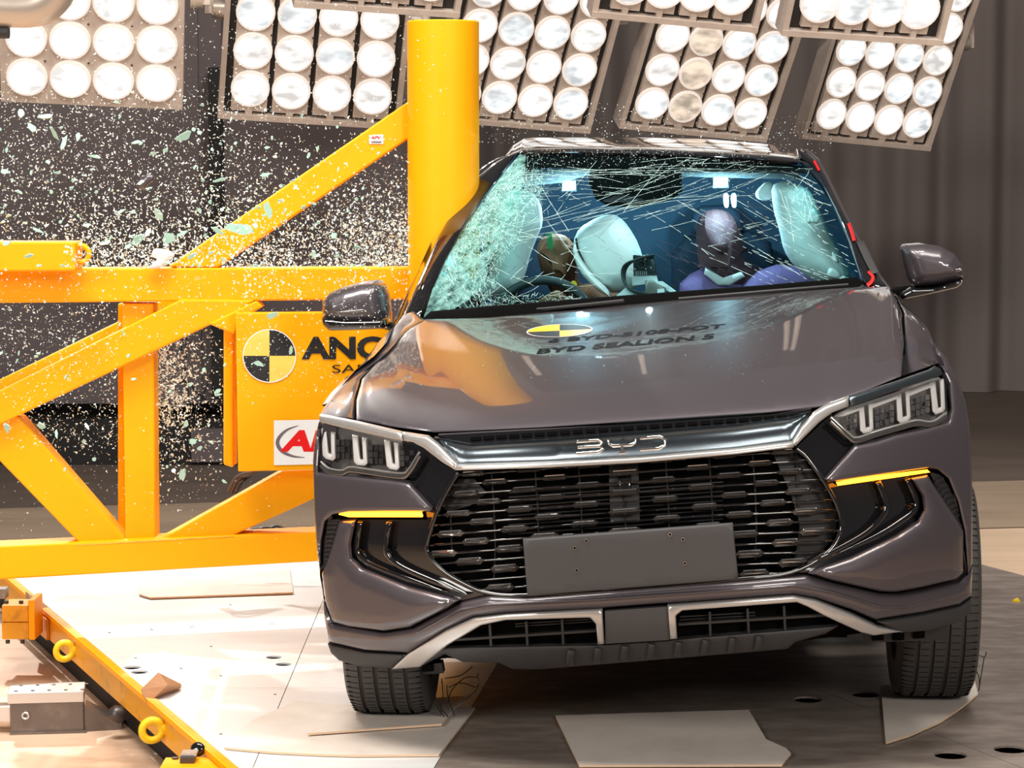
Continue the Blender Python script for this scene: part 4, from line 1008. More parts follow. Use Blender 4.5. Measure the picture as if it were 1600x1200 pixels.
# --- body sides
def xside(sgn):
    prof = [(.25, .86), (.5, .93), (.75, .945), (.92, .915), (1.08, .86)]
    def f(yc, z):
        x = np.interp(z, [p[0] for p in prof], [p[1] for p in prof])
        x -= .10 * max(0, (1.0 - yc)) ** 2 + .05 * max(0, (yc - 3.6)) ** 2
        if sgn < 0: return -(x - .035) + .36 * math.exp(-((yc - 2.3) / .34) ** 2)
        return x + .035
    return f
for sgn, nm in ((-1, 'body_side'), (1, 'body_side')):
    fx = xside(sgn)
    arch = lambda c0, a0=0: [(c0 + .41 * math.cos(t), .34 + .41 * math.sin(t)) for t in [math.pi - k * math.pi / 10 for k in range(11)]]
    poly = [(.60, .93), (.45, .90), (.43, .75), (.44, .45)] + [p for p in arch(.98) if p[1] > .34 and p[0] > .60][:] + [(1.42, .27), (3.18, .27)] + [p for p in arch(3.62) if p[1] > .34] + [(4.06, .30), (4.55, .40), (4.62, .75), (4.5, 1.02), (3.0, 1.03), (1.7, .99)]
    pl2 = [(a * 100, b * 100) for a, b in poly]
    P2, tris, be, ds = fill(pl2, 7)
    fr = [L(fx(x / 100, y / 100), x / 100, y / 100) for x, y in P2]; bk = [p - LAT * sgn * .04 for p in fr]
    vs, fs = slab(P2, tris, be, fr, bk); link(nm, vs, fs, 'paint', car, True, 40)
    out = [(519, 628, .78), (532, 605, .84), (556, 578, .95), (585, 556, 1.05), (604, 535, 1.2), (614, 512, 1.4), (630, 492, 1.62)] if sgn < 0 else [(1508, 625, .60), (1495, 590, .64), (1478, 560, .80), (1462, 542, .95), (1456, 525, 1.05), (1440, 500, 1.2), (1412, 476, 1.4), (1388, 452, 1.62)]
    top = [C(*q) for q in out]; vs = []
    for p_ in top:
        lx, ly, lz = toL(p_); lowp = L(fx(ly, .90) - (.02 if sgn > 0 else 0), ly, .90)
        for k in range(5):
            t = k / 4; q_ = p_.lerp(lowp, t) + LAT * sgn * (.03 if sgn < 0 else .006) * math.sin(math.pi * t); vs += [q_, q_ - LAT * sgn * .03]
    fs = []
    for i in range(len(top) - 1):
        for k in range(4):
            a = (i * 5 + k) * 2; b = a + 10; fs += [(a, a + 2, b + 2, b), (a + 1, b + 1, b + 3, a + 3)]
    link('wing_side', vs, fs, 'paint', car, True, 50)
    lin = [L(sgn * .60, .98 + .43 * math.cos(t), .34 + .43 * math.sin(t)) for t in [k * math.pi / 10 for k in range(11)]]
    lv_, lf_ = [], []
    for p_ in lin: lv_ += [p_, p_ + LAT * sgn * .24]
    for k in range(10): lf_.append((2 * k, 2 * k + 1, 2 * k + 3, 2 * k + 2))
    link('wheel_arch_liner', lv_, lf_, 'void_black', car)
    link('belt_panel', *prism([L(fx(1.6, .97), 1.55, .96), L(fx(2.3, 1.0), 2.3, .98), L(fx(4.4, 1.0), 4.45, 1.0), L(fx(4.4, 1.0) - sgn * .1, 4.45, 1.03), L(fx(2.3, 1.0) - sgn * .1, 2.3, 1.03), L(fx(1.6, 1.0) - sgn * .1, 1.55, 1.03)], (0, 0, .02)), 'paint', car)
# --- windscreen
wtop = [(812, 240), (900, 240), (1000, 242), (1100, 246), (1200, 252), (1264, 257)]
wrt = [(1280, 282), (1302, 325), (1325, 378), (1341, 420), (1346, 436), (1338, 441)]
wbot = [(1200, 452), (1050, 466), (900, 479), (760, 489), (660, 497)]
wlt = [(676, 452), (700, 402), (730, 350), (762, 303), (792, 264)]
ws_cp = [(812, 240, 2.42), (900, 240, 2.26), (1000, 242, 2.20), (1100, 246, 2.22), (1200, 252, 2.32), (1264, 257, 2.46), (1338, 441, 1.78), (1200, 452, 1.62), (1050, 466, 1.56), (900, 479, 1.58), (760, 489, 1.66), (660, 497, 1.80),
         (730, 350, 2.12), (1302, 325, 2.18), (1000, 350, 1.86), (850, 350, 1.92), (1180, 350, 1.92)]
ws_f = rbf(ws_cp)
wsc = panel('windscreen', wtop + wrt + wbot + wlt, ws_f, 'windscreen_glass', car, thick=.005, step=12, lab='cracked blue-green windscreen')
WS = lambda x, y, o=0: C(x, y, ws_f(x, y) - o)
# crazed zone beside the impacted pillar
crz = [(812, 241), (822, 243), (815, 290), (806, 330), (790, 350), (770, 400), (758, 440), (730, 470), (700, 488), (662, 496), (676, 452), (700, 402), (730, 350), (762, 303), (792, 264)]
panel('crazed_glass', crz, ws_f, 'crazed_glass', wsc, thick=.002, step=12, dy=-.006, lab='crazed milky green glass')
crz2 = [(1240, 258), (1264, 259), (1280, 284), (1302, 327), (1325, 380), (1341, 422), (1344, 436), (1322, 438), (1310, 400), (1285, 350), (1262, 310)]
panel('crazed_glass', crz2, ws_f, 'windscreen_glass', wsc, thick=.002, step=12, dy=-.006)
wpoly = np.array(wtop + wrt + wbot + wlt, float)
def ribbons(segs, wd, off=.009):
    vs, fs = [], []
    for a, b in segs:
        pa_, pb_ = WS(a[0], a[1], off), WS(b[0], b[1], off); t = (pb_ - pa_)
        if t.length < 1e-5: continue
        n = t.cross(FW).normalized() * wd * random.uniform(.5, 1.2); k = len(vs)
        vs += [pa_ - n, pa_ + n, pb_ + n * .7, pb_ - n * .7]; fs.append((k, k + 1, k + 2, k + 3))
    return vs, fs
segs = []
def inside_w(x, y): return inpoly(np.array([(x, y)]), wpoly)[0]
def crack(x, y, ang, ln, wob=.25, stp=9, gap=.0, br=0):
    n = int(ln / stp)
    for i in range(n):
        x2 = x + math.cos(ang) * stp; y2 = y + math.sin(ang) * stp
        if not inside_w(x2, y2): return
        if random.random() > gap: segs.append(((x, y), (x2, y2)))
        x, y = x2, y2; ang += random.uniform(-wob, wob) * .5
        if br and random.random() < br: crack(x, y, ang + random.choice((-.6, .6)), ln * .25, wob, stp * .7, gap)
# long cracks running from lower left to upper right and across
for k in range(9):      # bundle from (840,360) to (1120,280)
    x, y = 700 + random.uniform(-30, 160), 385 + random.uniform(-35, 10)
    crack(x, y, -.16 + random.uniform(-.06, .06), random.uniform(200, 520), .10, 10, .05, .02)
for k in range(8): crack(random.uniform(880, 1010), random.uniform(325, 352), -.36 + random.uniform(-.08, .10), random.uniform(80, 240), .10, 9, .1, .02)
for k in range(16): crack(random.uniform(800, 900), random.uniform(262, 312), random.uniform(-.18, .15), random.uniform(60, 230), .12, 9, .15)
for k in range(18): crack(random.uniform(820, 1200), random.uniform(248, 275), random.uniform(-.1, .16), random.uniform(40, 160), .2, 8, .2)
for k in range(26):     # diagonal family falling to the right, dashed
    crack(random.uniform(1000, 1300), random.uniform(300, 420), .42 + random.uniform(-.10, .12), random.uniform(60, 220), .05, 6, .40)
for k in range(7): crack(random.uniform(1010, 1200), random.uniform(350, 385), -.22, random.uniform(60, 170), .1, 7, .3)
for k in range(14): crack(random.uniform(1200, 1260), random.uniform(262, 340), random.uniform(.2, 1.3), random.uniform(30, 100), .3, 6, .15)
for k in range(26): crack(random.uniform(1235, 1285), random.uniform(262, 330), random.uniform(0, 6.28), random.uniform(10, 40), .6, 4, .1)
crack(845, 290, 1.1, 90, .2, 7, 0, .05); crack(855, 345, .95, 210, .12, 7, .05); crack(1010, 330, .55, 120, .1, 7, .3)
for k in range(34): crack(random.uniform(690, 900), random.uniform(300, 470), random.uniform(-.9, .6), random.uniform(20, 90), .3, 6, .1)
for k in range(30): crack(random.uniform(690, 900), random.uniform(455, 486), random.uniform(-.5, 1.1), random.uniform(12, 45), .3, 5, .05)
link('crack_lines', *ribbons(segs, .00048), 'crack', wsc)['kind'] = 'stuff'
segs2, segs = segs, []
for k in range(4300):   # crazed hairline net
    t = random.random() ** .9; s = random.random() ** 1.7
    i = t * (len(wlt) - 1) ; ii = int(i); f_ = i - ii
    ex = wlt[ii][0] * (1 - f_) + wlt[min(ii + 1, len(wlt) - 1)][0] * f_; ey = wlt[ii][1] * (1 - f_) + wlt[min(ii + 1, len(wlt) - 1)][1] * f_
    x = ex + s * (80 - 20 * t) + random.uniform(0, 8); y = ey + random.uniform(-14, 14) + s * 20
    if random.random() < .10: x = random.uniform(690, 900); y = random.uniform(460, 488)
    if random.random() < .05: x, y = 818 + random.gauss(0, 22), 285 + random.gauss(0, 20)
    if not inside_w(x, y): continue
    a = random.choice((-1.0, .4, -.2, 1.2)) + random.uniform(-.5, .5); l_ = random.uniform(2, 9)
    x2, y2 = x + math.cos(a) * l_, y + math.sin(a) * l_
    if inside_w(x2, y2): segs.append(((x, y), (x2, y2)))
cn = link('crack_net', *ribbons(segs, .00042, .0095), ['crack', 'crack_green'], wsc); cn['kind'] = 'stuff'
for p in cn.data.polygons: p.material_index = 1 if p.index % 3 else 0
segs = []
for k in range(40): crack(random.uniform(960, 1260), random.uniform(290, 430), .5 + random.uniform(-.2, .2), random.uniform(20, 120), .05, 9, .2)
for k in range(30): crack(random.uniform(720, 960), random.uniform(330, 460), random.choice((-.9, .7)) + random.uniform(-.3, .3), random.uniform(20, 70), .2, 8, .2)
link('dark_cracks', *ribbons(segs, .0005, .0085), 'crack_dark', wsc)['kind'] = 'stuff'
# cowl, frit bands, wiper
panel('cowl_panel', [(655, 503), (672, 487), (760, 479), (900, 468), (1050, 457), (1200, 446), (1338, 434), (1352, 442), (1340, 449), (1200, 459), (1050, 470), (900, 485), (760, 497)], lambda x, y: ws_f(x, min(y, 500)) - .03, 'void_black', car, thick=.04, h=.006, r=5, step=8)
panel('windscreen_frit', [(822, 243), (900, 243), (1100, 249), (1255, 260), (1262, 272), (1200, 266), (1060, 262), (930, 262), (860, 262), (818, 268)], ws_f, 'void_black', car, thick=.003, step=14, dy=.006)
panel('sensor_housing', [(922, 262), (1064, 262), (1066, 300), (1050, 312), (1000, 324), (950, 322), (930, 310), (920, 285)], ws_f, 'void_black', car, thick=.05, step=12, dy=.01)
panel('sensor_window', [(940, 313), (965, 305), (985, 306), (1008, 312), (1000, 316), (945, 316)], ws_f, 'satin_dark', car, thick=.003, step=12, dy=.004)
link('wiper_arm', *tube([C(x, y, ws_f(x, 480) - .045) for x, y in ((740, 492), (860, 482), (975, 470))], .006, 6), 'black_plastic', car, True)
link('wiper_arm', *tube([C(x, y, ws_f(x, 470) - .045) for x, y in ((1060, 467), (1200, 455), (1325, 445))], .005, 6), 'black_plastic', car, True)
# --- roof
rf_f = rbf([(815, 238, 2.42), (900, 237, 2.27), (1000, 239, 2.21), (1100, 243, 2.23), (1200, 249, 2.33), (1262, 255, 2.46), (800, 226, 2.6), (820, 216, 3.1), (900, 215.5, 3.1), (1000, 215, 3.1), (1100, 216.5, 3.1), (1200, 224, 3.1), (1245, 233, 2.9),
            (900, 226, 2.33), (1000, 226.5, 2.27), (1100, 230, 2.29), (1200, 237, 2.40), (900, 219, 2.55), (1000, 219, 2.5), (1100, 221, 2.52), (1200, 229, 2.62)])
_xb = [788, 815, 900, 1000, 1100, 1200, 1264, 1275]
def rf_f(x, y):
    yb = np.interp(x, _xb, [247, 242, 239, 241, 245, 251, 257, 258]); yt = np.interp(x, [788, 800, 818, 840, 1000, 1100, 1200, 1246, 1270], [240, 228, 217, 215, 215, 217, 225, 233, 248])
    f0 = np.interp(x, [795, 815, 900, 1000, 1100, 1200, 1262], [2.5, 2.40, 2.25, 2.19, 2.21, 2.31, 2.44])
    t = min(1, max(0, (yb - y) / max(1, yb - yt))); return float(f0 + (3.1 - f0) * t ** 2.4)
roofp = [(806, 240), (788, 246), (800, 228), (818, 217), (840, 215), (1000, 215), (1100, 217), (1200, 225), (1246, 233), (1270, 250), (1264, 256), (1200, 250), (1100, 244), (1000, 240), (900, 238)]
panel('roof', roofp, rf_f, 'gloss_black', car, thick=.02, h=.01, r=4, step=4, angle=50)  # body-colour roof; its dark reflection is put into the black
link('roof_seam', *tube([C(x, y, rf_f(x, y) - .014) for x, y in ((815, 234), (900, 231), (1000, 232), (1100, 236), (1200, 243), (1255, 249))], .003, 6), 'satin_silver', car, True)
top_row = [C(x, y, rf_f(x, y) if y > 224 else 3.1) for x, y in ((806, 224), (840, 216), (920, 216), (1000, 216), (1100, 218), (1200, 226), (1246, 233))]
rows = [top_row, [p + AX * .9 - V((0, 0, .05)) for p in top_row], [p + AX * 1.25 - V((0, 0, .16)) for p in top_row], [p + AX * 1.52 - V((0, 0, .75)) for p in top_row]]
vs = [p for r_ in rows for p in r_]; n = len(top_row)
link('roof_rear', vs + [p - V((0, 0, .03)) - AX * .01 for p in vs], [(i * n + k, i * n + k + 1, (i + 1) * n + k + 1, (i + 1) * n + k) for i in range(3) for k in range(n - 1)] + [(4 * n + i * n + k, 4 * n + (i + 1) * n + k, 4 * n + (i + 1) * n + k + 1, 4 * n + i * n + k + 1) for i in range(3) for k in range(n - 1)], 'paint', car, True)
# --- pillars and door frames
pl_f = lambda x, y: ws_f(max(min(x, 1345), 655), max(min(y, 497), 240)) - .005
panel('windscreen_pillar', [(806, 240), (790, 264), (760, 303), (728, 350), (698, 402), (674, 452), (656, 497), (628, 497), (640, 470), (660, 425), (684, 370), (712, 320), (742, 280), (770, 256), (790, 244)], pl_f, 'gloss_black', car, thick=.08, h=.02, r=10, step=6, angle=50)
panel('door_frame', [(790, 243), (765, 254), (738, 278), (708, 316), (680, 364), (655, 418), (636, 462), (622, 497), (612, 512), (620, 490), (645, 440), (668, 390), (693, 345), (722, 300), (748, 266), (775, 248)], lambda x, y: pl_f(x, y) + .06, 'paint', car, thick=.08, h=.02, r=7, step=6, angle=50)
panel('windscreen_pillar', [(1246, 233), (1262, 240), (1277, 252), (1290, 275), (1312, 320), (1347, 388), (1372, 430), (1388, 450), (1368, 452), (1350, 445), (1344, 424), (1328, 378), (1305, 325), (1282, 280), (1266, 257), (1250, 248)], pl_f, 'gloss_black', car, thick=.10, h=.025, r=12, step=6, angle=50)
panel('door_frame', [(1252, 232), (1266, 237), (1281, 250), (1295, 275), (1318, 322), (1352, 388), (1378, 432), (1394, 452), (1386, 452), (1368, 428), (1340, 382), (1308, 322), (1284, 274), (1268, 250)], lambda x, y: pl_f(x, y) + .02, 'paint', car, thick=.10, h=.015, r=5, step=5, angle=50)
for ln, wd_ in (([(1326, 349), (1331, 362), (1335, 376)], 5), ([(1357, 424), (1364, 432), (1362, 440), (1355, 446)], 5), ([(1272, 251), (1277, 260), (1280, 266)], 3.5)):
    panel('red_seal', strip([tuple(p) for p in cr(ln, 4)], wd_), pl_f, 'red_tape', car, thick=.01, h=.004, r=2, step=3, dy=-.03, lab='red door seal')
panel('pillar_trim', [(1338, 378), (1350, 376), (1374, 425), (1362, 428), (1350, 405)], pl_f, 'black_plastic', car, thick=.02, h=.006, r=3, step=5, dy=-.035)
# side windows (dark glass from belt line to roof edge)
for sgn in (-1, 1):
    fx = xside(sgn); ed = [toL(C(x, y, d)) for x, y, d in (((655, 440, 1.9), (735, 300, 2.4), (806, 228, 3.1)) if sgn < 0 else ((1370, 420, 1.9), (1290, 285, 2.4), (1246, 236, 3.1)))]
    vs, fs = [], []
    ycs = [1.9, 2.1, 2.3, 2.5, 2.8, 3.2, 3.7, 4.1, 4.45]
    for yc in ycs:
        x1 = np.interp(yc, [e[1] for e in ed], [e[0] for e in ed]); z1 = np.interp(yc, [e[1] for e in ed], [e[2] for e in ed])
        if yc > 3.1: z1 -= .05 * (yc - 3.1) + (.55 * (yc - 4.0) if yc > 4.0 else 0)
        p0_, p1_ = L(fx(yc, 1.0), yc, 1.0), L(x1, yc, z1 - .02)
        for s in range(4): vs.append(p0_.lerp(p1_, s / 3))
    n = len(vs); vs += [p - LAT * sgn * .01 for p in vs]
    for i in range(len(ycs) - 1):
        for s in range(3):
            a = i * 4 + s; fs += [(a, a + 1, a + 5, a + 4), (n + a, n + a + 4, n + a + 5, n + a + 1)]
    link('side_window', vs, fs, 'side_glass', car, True)
# --- mirrors
mr = lambda d: (lambda x, y: d)
mro = panel('door_mirror', [(1410, 388), (1414, 383), (1440, 381), (1472, 386), (1492, 397), (1504, 414), (1507, 430), (1504, 438), (1460, 446), (1428, 448), (1421, 436), (1414, 408)], mr(1.80), 'paint', car, thick=.10, h=.075, r=24, step=5, angle=60, both=False, lab='door mirror away from the rig')
panel('mirror_base', [(1404, 458), (1422, 449), (1460, 447), (1505, 432), (1505, 442), (1494, 450), (1450, 460), (1409, 468)], mr(1.78), 'gloss_black', mro, thick=.10, h=.045, r=7, step=4, angle=60)
panel('mirror_indicator', [(1452, 430), (1457, 427), (1500, 419), (1505, 421), (1500, 425), (1456, 432)], mr(1.735), 'dark_chrome', mro, thick=.01, h=.003, r=2, step=3)
link('mirror_arm', *tube([C(1380, 460, 1.75), C(1398, 456, 1.80), C(1425, 452, 1.84)], [.022, .016, .014], 8), 'gloss_black', mro, True)
mlo = panel('door_mirror', [(503, 487), (504, 470), (514, 458), (535, 449), (565, 441), (588, 439), (598, 446), (604, 462), (607, 485), (604, 506), (560, 510), (515, 508)], mr(1.74), 'paint', car, thick=.10, h=.075, r=26, step=5, angle=60, lab='door mirror beside the yellow rig')
panel('mirror_base', [(502, 494), (540, 498), (603, 497), (606, 508), (600, 514), (560, 516), (516, 517), (505, 508)], mr(1.70), 'gloss_black', mlo, thick=.10, h=.04, r=7, step=4, angle=60)
link('mirror_arm', *tube([C(600, 508, 1.78), C(618, 512, 1.78), C(632, 515, 1.7)], [.014, .016, .02], 8), 'gloss_black', mlo, True)
panel('mirror_indicator', [(520, 488), (535, 486), (568, 483), (575, 487), (560, 488), (535, 489)], mr(1.66), 'dark_chrome', mlo, thick=.01, h=.003, r=2, step=3)
# --- cabin
panel('rear_bulkhead', [(700, 480), (760, 300), (820, 250), (1250, 258), (1330, 400), (1345, 470), (1345, 620), (700, 620)], 3.25, 'cabin_back_bluelit', car, thick=.03, step=60)
panel('cabin_floor', [(700, 540), (1350, 500), (1350, 620), (700, 660)], 2.2, 'void_black', car, thick=1.0, step=60)
link('dashboard', *prism([C(668, 487, 1.86), C(1338, 437, 1.86), C(1338, 560, 1.86), C(668, 600, 1.86)], AX * .22 - V((0, 0, .04))), 'black_plastic', car)
hd = [C(815, 262, 2.50), C(1250, 272, 2.50), C(1235, 262, 3.2), C(825, 252, 3.2)]
link('headliner', *prism(hd, (0, 0, .015)), 'headliner', car)
panel('sun_visor', [(780, 268), (930, 262), (925, 272), (880, 285), (800, 294), (775, 292)], 2.62, 'headliner', car, thick=.02, h=.008, r=5, step=8)
panel('sun_visor', [(1060, 266), (1240, 266), (1255, 285), (1230, 280), (1100, 277), (1062, 275)], 2.62, 'headliner', car, thick=.02, h=.008, r=5, step=8)
# steering wheel
scn = C(845, 516, 2.12); tv = (LAT * .98 + V((0, 0, .04))).normalized(); uv = (V((0, 0, 1)) * .93 + AX * .38).normalized()
ring = [scn + tv * .183 * math.cos(q) + uv * .183 * math.sin(q) for q in [2 * math.pi * k / 48 for k in range(48)]]
sw = link('steering_wheel', *tube(ring, .0155, 10, closed=True), 'black_plastic', car, True, 60)
link('wheel_spoke', *tube([scn - tv * .17, scn, scn + tv * .17], [.014, .04, .014], 8), 'black_plastic', sw, True)
# seats
panel('seat_back', [(1050, 470), (1048, 400), (1070, 370), (1170, 362), (1205, 380), (1215, 470)], 2.95, 'seat', car, thick=.12, h=.06, r=24, step=10)
panel('head_restraint', [(1080, 366), (1082, 335), (1095, 322), (1145, 320), (1160, 332), (1162, 362), (1120, 370)], 2.92, 'seat', car, thick=.08, h=.04, r=14, step=8)
panel('seat_back', [(805, 480), (806, 400), (830, 378), (920, 374), (950, 395), (955, 480)], 3.0, 'seat', car, thick=.12, h=.06, r=24, step=10)
# airbags
def bag(name, pts, d, h, r, lab, m='airbag', step=6):
    return panel(name, pts, d, m, car, thick=.03, h=h, r=r, step=step, rnd=1, both=True, angle=70, lab=lab)
bag('curtain_airbag', [(845, 318), (848, 350), (838, 372), (828, 398), (820, 430), (812, 450), (790, 460), (762, 462), (756, 446), (766, 425), (760, 405), (752, 380), (760, 345), (775, 310), (800, 296), (830, 300)], 2.40, .07, 30, 'white curtain airbag next to the pole')
bag('curtain_airbag', [(700, 470), (712, 440), (728, 425), (738, 446), (725, 470), (715, 480)], 2.25, .03, 12, 'small lobe of the white curtain airbag')
bag('curtain_airbag', [(1205, 290), (1225, 282), (1262, 292), (1282, 330), (1300, 372), (1322, 415), (1332, 438), (1310, 446), (1285, 445), (1262, 432), (1240, 415), (1225, 392), (1218, 360), (1208, 325)], 2.42, .07, 32, 'white curtain airbag away from the pole')
bag('side_airbag', [(935, 338), (958, 334), (975, 345), (992, 370), (1003, 396), (1008, 430), (1000, 448), (965, 458), (940, 455), (915, 430), (900, 400), (895, 378), (905, 356)], 2.45, .08, 34, 'oval pale centre airbag')
cbp = [C(x, y, 2.40) for x, y in cr([(900, 372), (904, 392), (918, 414), (935, 432), (950, 444), (975, 446)], 4)]
link('airbag_seam', *tube(cbp, .0035, 6), 'crack_dark', car, True)
bag('airbag_edge', [(894, 395), (898, 378), (903, 400), (925, 430), (950, 452), (955, 466), (930, 452), (905, 425)], 2.34, .02, 7, 'pale outer seam of the centre airbag', step=4)
bag('torn_airbag_flap', [(1180, 300), (1198, 282), (1212, 290), (1214, 306), (1195, 315), (1182, 310)], 2.50, .02, 8, 'crumpled airbag flap', step=4)
bag('torn_airbag_flap', [(1264, 332), (1272, 324), (1281, 340), (1278, 350), (1268, 348), (1260, 350)], 2.30, .01, 4, None, step=3)
for q_ in ([(1296, 418), (1310, 422), (1318, 436), (1300, 436), (1292, 430)], [(1300, 392), (1308, 400), (1312, 412), (1302, 410)], [(1305, 430), (1325, 432), (1330, 440), (1312, 444)]):
    bag('airbag_fold', q_, 2.28, .015, 4, None, step=3)
# interior lamps, and a reflection built as glowing pieces
for i, (x, y, w_, h_, d_) in enumerate(((889, 290, 20, 14, 2.62), (1126, 284, 22, 16, 2.62))):
    rt = root('cabin_lamp_or_glint', C(x, y + h_, d_), ['bright cool white lamp inside the cabin, nearer the steering wheel', 'bright cool white lamp inside the cabin, above the passenger dummy'][i], 'lamp')
    panel('lamp_face', [(x - w_ / 2, y - h_ / 2 + 1), (x + w_ / 2, y - h_ / 2 - 1), (x + w_ / 2, y + h_ / 2 - 1), (x - w_ / 2, y + h_ / 2 + 1)], d_, 'cabin_led', rt, thick=.01, h=.003, r=2, step=6)
    panel('lamp_case', [(x - w_ / 2 - 2, y - h_ / 2 - 2), (x + w_ / 2 + 2, y - h_ / 2 - 2), (x + w_ / 2 + 2, y + h_ / 2 + 2), (x - w_ / 2 - 2, y + h_ / 2 + 2)], d_ + .012, 'black_plastic', rt, thick=.03, step=10)
rt = root('cabin_lamp_or_glint', C(1141, 328, 2.5), 'pair of small upright glowing reflection pieces in front of the passenger head', 'lamp')  # a reflection given shape and glow of its own, not a lamp
for x in (1135, 1147): panel('glint_piece', [(x - 4, 302), (x + 3, 302), (x + 4, 314), (x + 3, 325), (x - 3, 324), (x - 5, 312)], 2.48, 'cabin_led', rt, thick=.008, h=.003, r=2, step=5, rnd=1)
def plight(p, e, col, r=.012):
    l = bpy.data.lights.new('cabin_light', 'POINT'); l.energy = e; l.color = col; l.shadow_soft_size = r
    o = bpy.data.objects.new('cabin_light', l); COL.objects.link(o); o.location = p
plight(C(889, 318, 2.56), 6, (.55, .85, 1)); plight(C(1126, 312, 2.56), 6, (.55, .85, 1)); plight(C(1000, 330, 2.25), 1.4, (.95, .98, 1))  # third is an added white fill for the airbags, no lamp stands there
# --- dummies
def skinned(name, J, E, m, parent, rootv=0, sub=2):
    me = bpy.data.meshes.new(name); org = ORG[parent.name]
    me.from_pydata([p - org for p, r in J], E, []); o = bpy.data.objects.new(name, me); COL.objects.link(o); o.parent = parent
    me.materials.append(MATS[m]); o.modifiers.new('skin', 'SKIN')
    for i, (p, r) in enumerate(J):
        sv = me.skin_vertices[0].data[i]; sv.radius = r if isinstance(r, tuple) else (r, r); sv.use_root = (i == rootv)
    s = o.modifiers.new('sub', 'SUBSURF'); s.levels = sub; s.render_levels = sub
    ORG[o.name] = org
    return o
dm = root('crash_test_dummy', C(1160, 560, 2.6), 'dark-headed crash test dummy in purple shirt, passenger side', 'dummy')
J = [(C(1175, 600, 2.75), .14), (C(1172, 540, 2.78), .12), (C(1165, 475, 2.80), (.15, .11)), (C(1150, 438, 2.76), .065), (C(1132, 418, 2.70), .062), (C(1122, 385, 2.66), (.085, .095)), (C(1118, 350, 2.70), (.082, .085)), (C(1117, 328, 2.72), .05),
     (C(1085, 455, 2.78), .06), (C(1070, 520, 2.7), .047), (C(1080, 560, 2.45), .035), (C(1082, 560, 2.28), .03), (C(1250, 450, 2.78), .06), (C(1268, 515, 2.7), .047), (C(1255, 560, 2.45), .035), (C(1250, 560, 2.28), .03),
     (C(1126, 385, 2.555), .013), (C(1130, 415, 2.60), .022)]
E = [(0, 1), (1, 2), (2, 3), (3, 4), (4, 5), (5, 6), (6, 7), (2, 8), (8, 9), (9, 10), (10, 11), (2, 12), (12, 13), (13, 14), (14, 15), (5, 16), (4, 17)]
skinned('body', J, E, 'dummy_dark', dm)
panel('shirt', [(1062, 445), (1078, 430), (1100, 420), (1128, 440), (1160, 446), (1185, 425), (1215, 415), (1262, 420), (1290, 440), (1295, 480), (1280, 540), (1075, 540), (1060, 490)], 2.66, 'shirt', dm, thick=.10, h=.06, r=30, step=8)
panel('collar', [(1102, 418), (1130, 434), (1158, 425), (1164, 432), (1140, 446), (1122, 446), (1100, 428)], 2.60, 'strap', dm, thick=.02, h=.01, r=4, step=4)
dm2 = root('crash_test_dummy', C(870, 560, 2.7), 'brown crash test dummy behind the steering wheel between two airbags', 'dummy')
J = [(C(930, 600, 2.75), .14), (C(925, 545, 2.78), .12), (C(915, 495, 2.80), (.14, .11)), (C(893, 462, 2.72), .06), (C(880, 446, 2.62), .055), (C(872, 418, 2.52), (.078, .085)), (C(866, 385, 2.52), (.070, .080)), (C(864, 366, 2.54), .045),
     (C(965, 480, 2.72), .06), (C(975, 520, 2.5), .045), (C(925, 470, 2.28), .036), (C(908, 446, 2.25), .042), (C(850, 490, 2.75), .055), (C(820, 520, 2.5), .045), (C(850, 480, 2.28), .036), (C(880, 460, 2.24), .030),
     (C(869, 415, 2.42), .013)]
E = [(0, 1), (1, 2), (2, 3), (3, 4), (4, 5), (5, 6), (6, 7), (2, 8), (8, 9), (9, 10), (10, 11), (2, 12), (12, 13), (13, 14), (14, 15), (5, 16)]
skinned('body', J, E, 'dummy_skin', dm2)
panel('green_marker', [(853, 366), (862, 362), (865, 382), (862, 393), (856, 388)], 2.42, 'green_tape', dm2, thick=.012, h=.003, r=2, step=4)
panel('yellow_marker', [(896 + 5.5 * math.cos(t * math.pi / 5), 445 + 6.5 * math.sin(t * math.pi / 5)) for t in range(10)], 2.19, 'yellow_dot', dm2, thick=.006, step=4)
# --- measuring camera on the dashboard
cr_ = root('onboard_camera', C(1010, 466, 2.05), 'black finned camera unit with looped cables on the dashboard', 'camera')
bk_ = [C(988, 442, 2.0), C(1027, 440, 2.0), C(1027, 432, 2.0), C(988, 432, 2.0)]
panel('camera_body', [(989, 399), (1022, 400), (1026, 430), (990, 432)], 2.02, 'circuit', cr_, thick=.05, h=.004, r=2, step=8)
for k in range(7): panel('cooling_fin', strip([(990 + k * 4.6, 399), (990 + k * 4.7, 405)], 2), 2.0, 'black_plastic', cr_, thick=.03, step=5)
for k in range(6): panel('cooling_fin', strip([(994 + k * 3.2, 424), (994 + k * 3.2, 431)], 1.6), 2.0, 'bright_steel', cr_, thick=.01, step=5)
link('lens_ring', *tube([C(1002 + 6 * math.cos(q), 413 + 6 * math.sin(q), 2.005) for q in [k * math.pi / 8 for k in range(16)]], .003, 6, closed=True), 'black_plastic', cr_, True)
for x, y in ((1008, 405), (1009, 420), (992, 420), (1017, 418), (1012, 398)): link('screw', *disc(C(x, y, 2.0), .0032, -AX, 8, .003), 'bright_steel', cr_)
panel('mount_plate', [(988, 432), (1026, 431), (1028, 440), (1010, 444), (988, 446)], 2.0, 'white_sticker', cr_, thick=.02, step=10)
panel('base_plate', [(960, 465), (980, 448), (1000, 462), (1000, 466), (962, 470)], 1.98, 'white_sticker', cr_, thick=.02, step=10)
panel('base_arm', [(1024, 440), (1035, 440), (1056, 455), (1048, 457), (1026, 446)], 1.98, 'white_sticker', cr_, thick=.02, step=10)
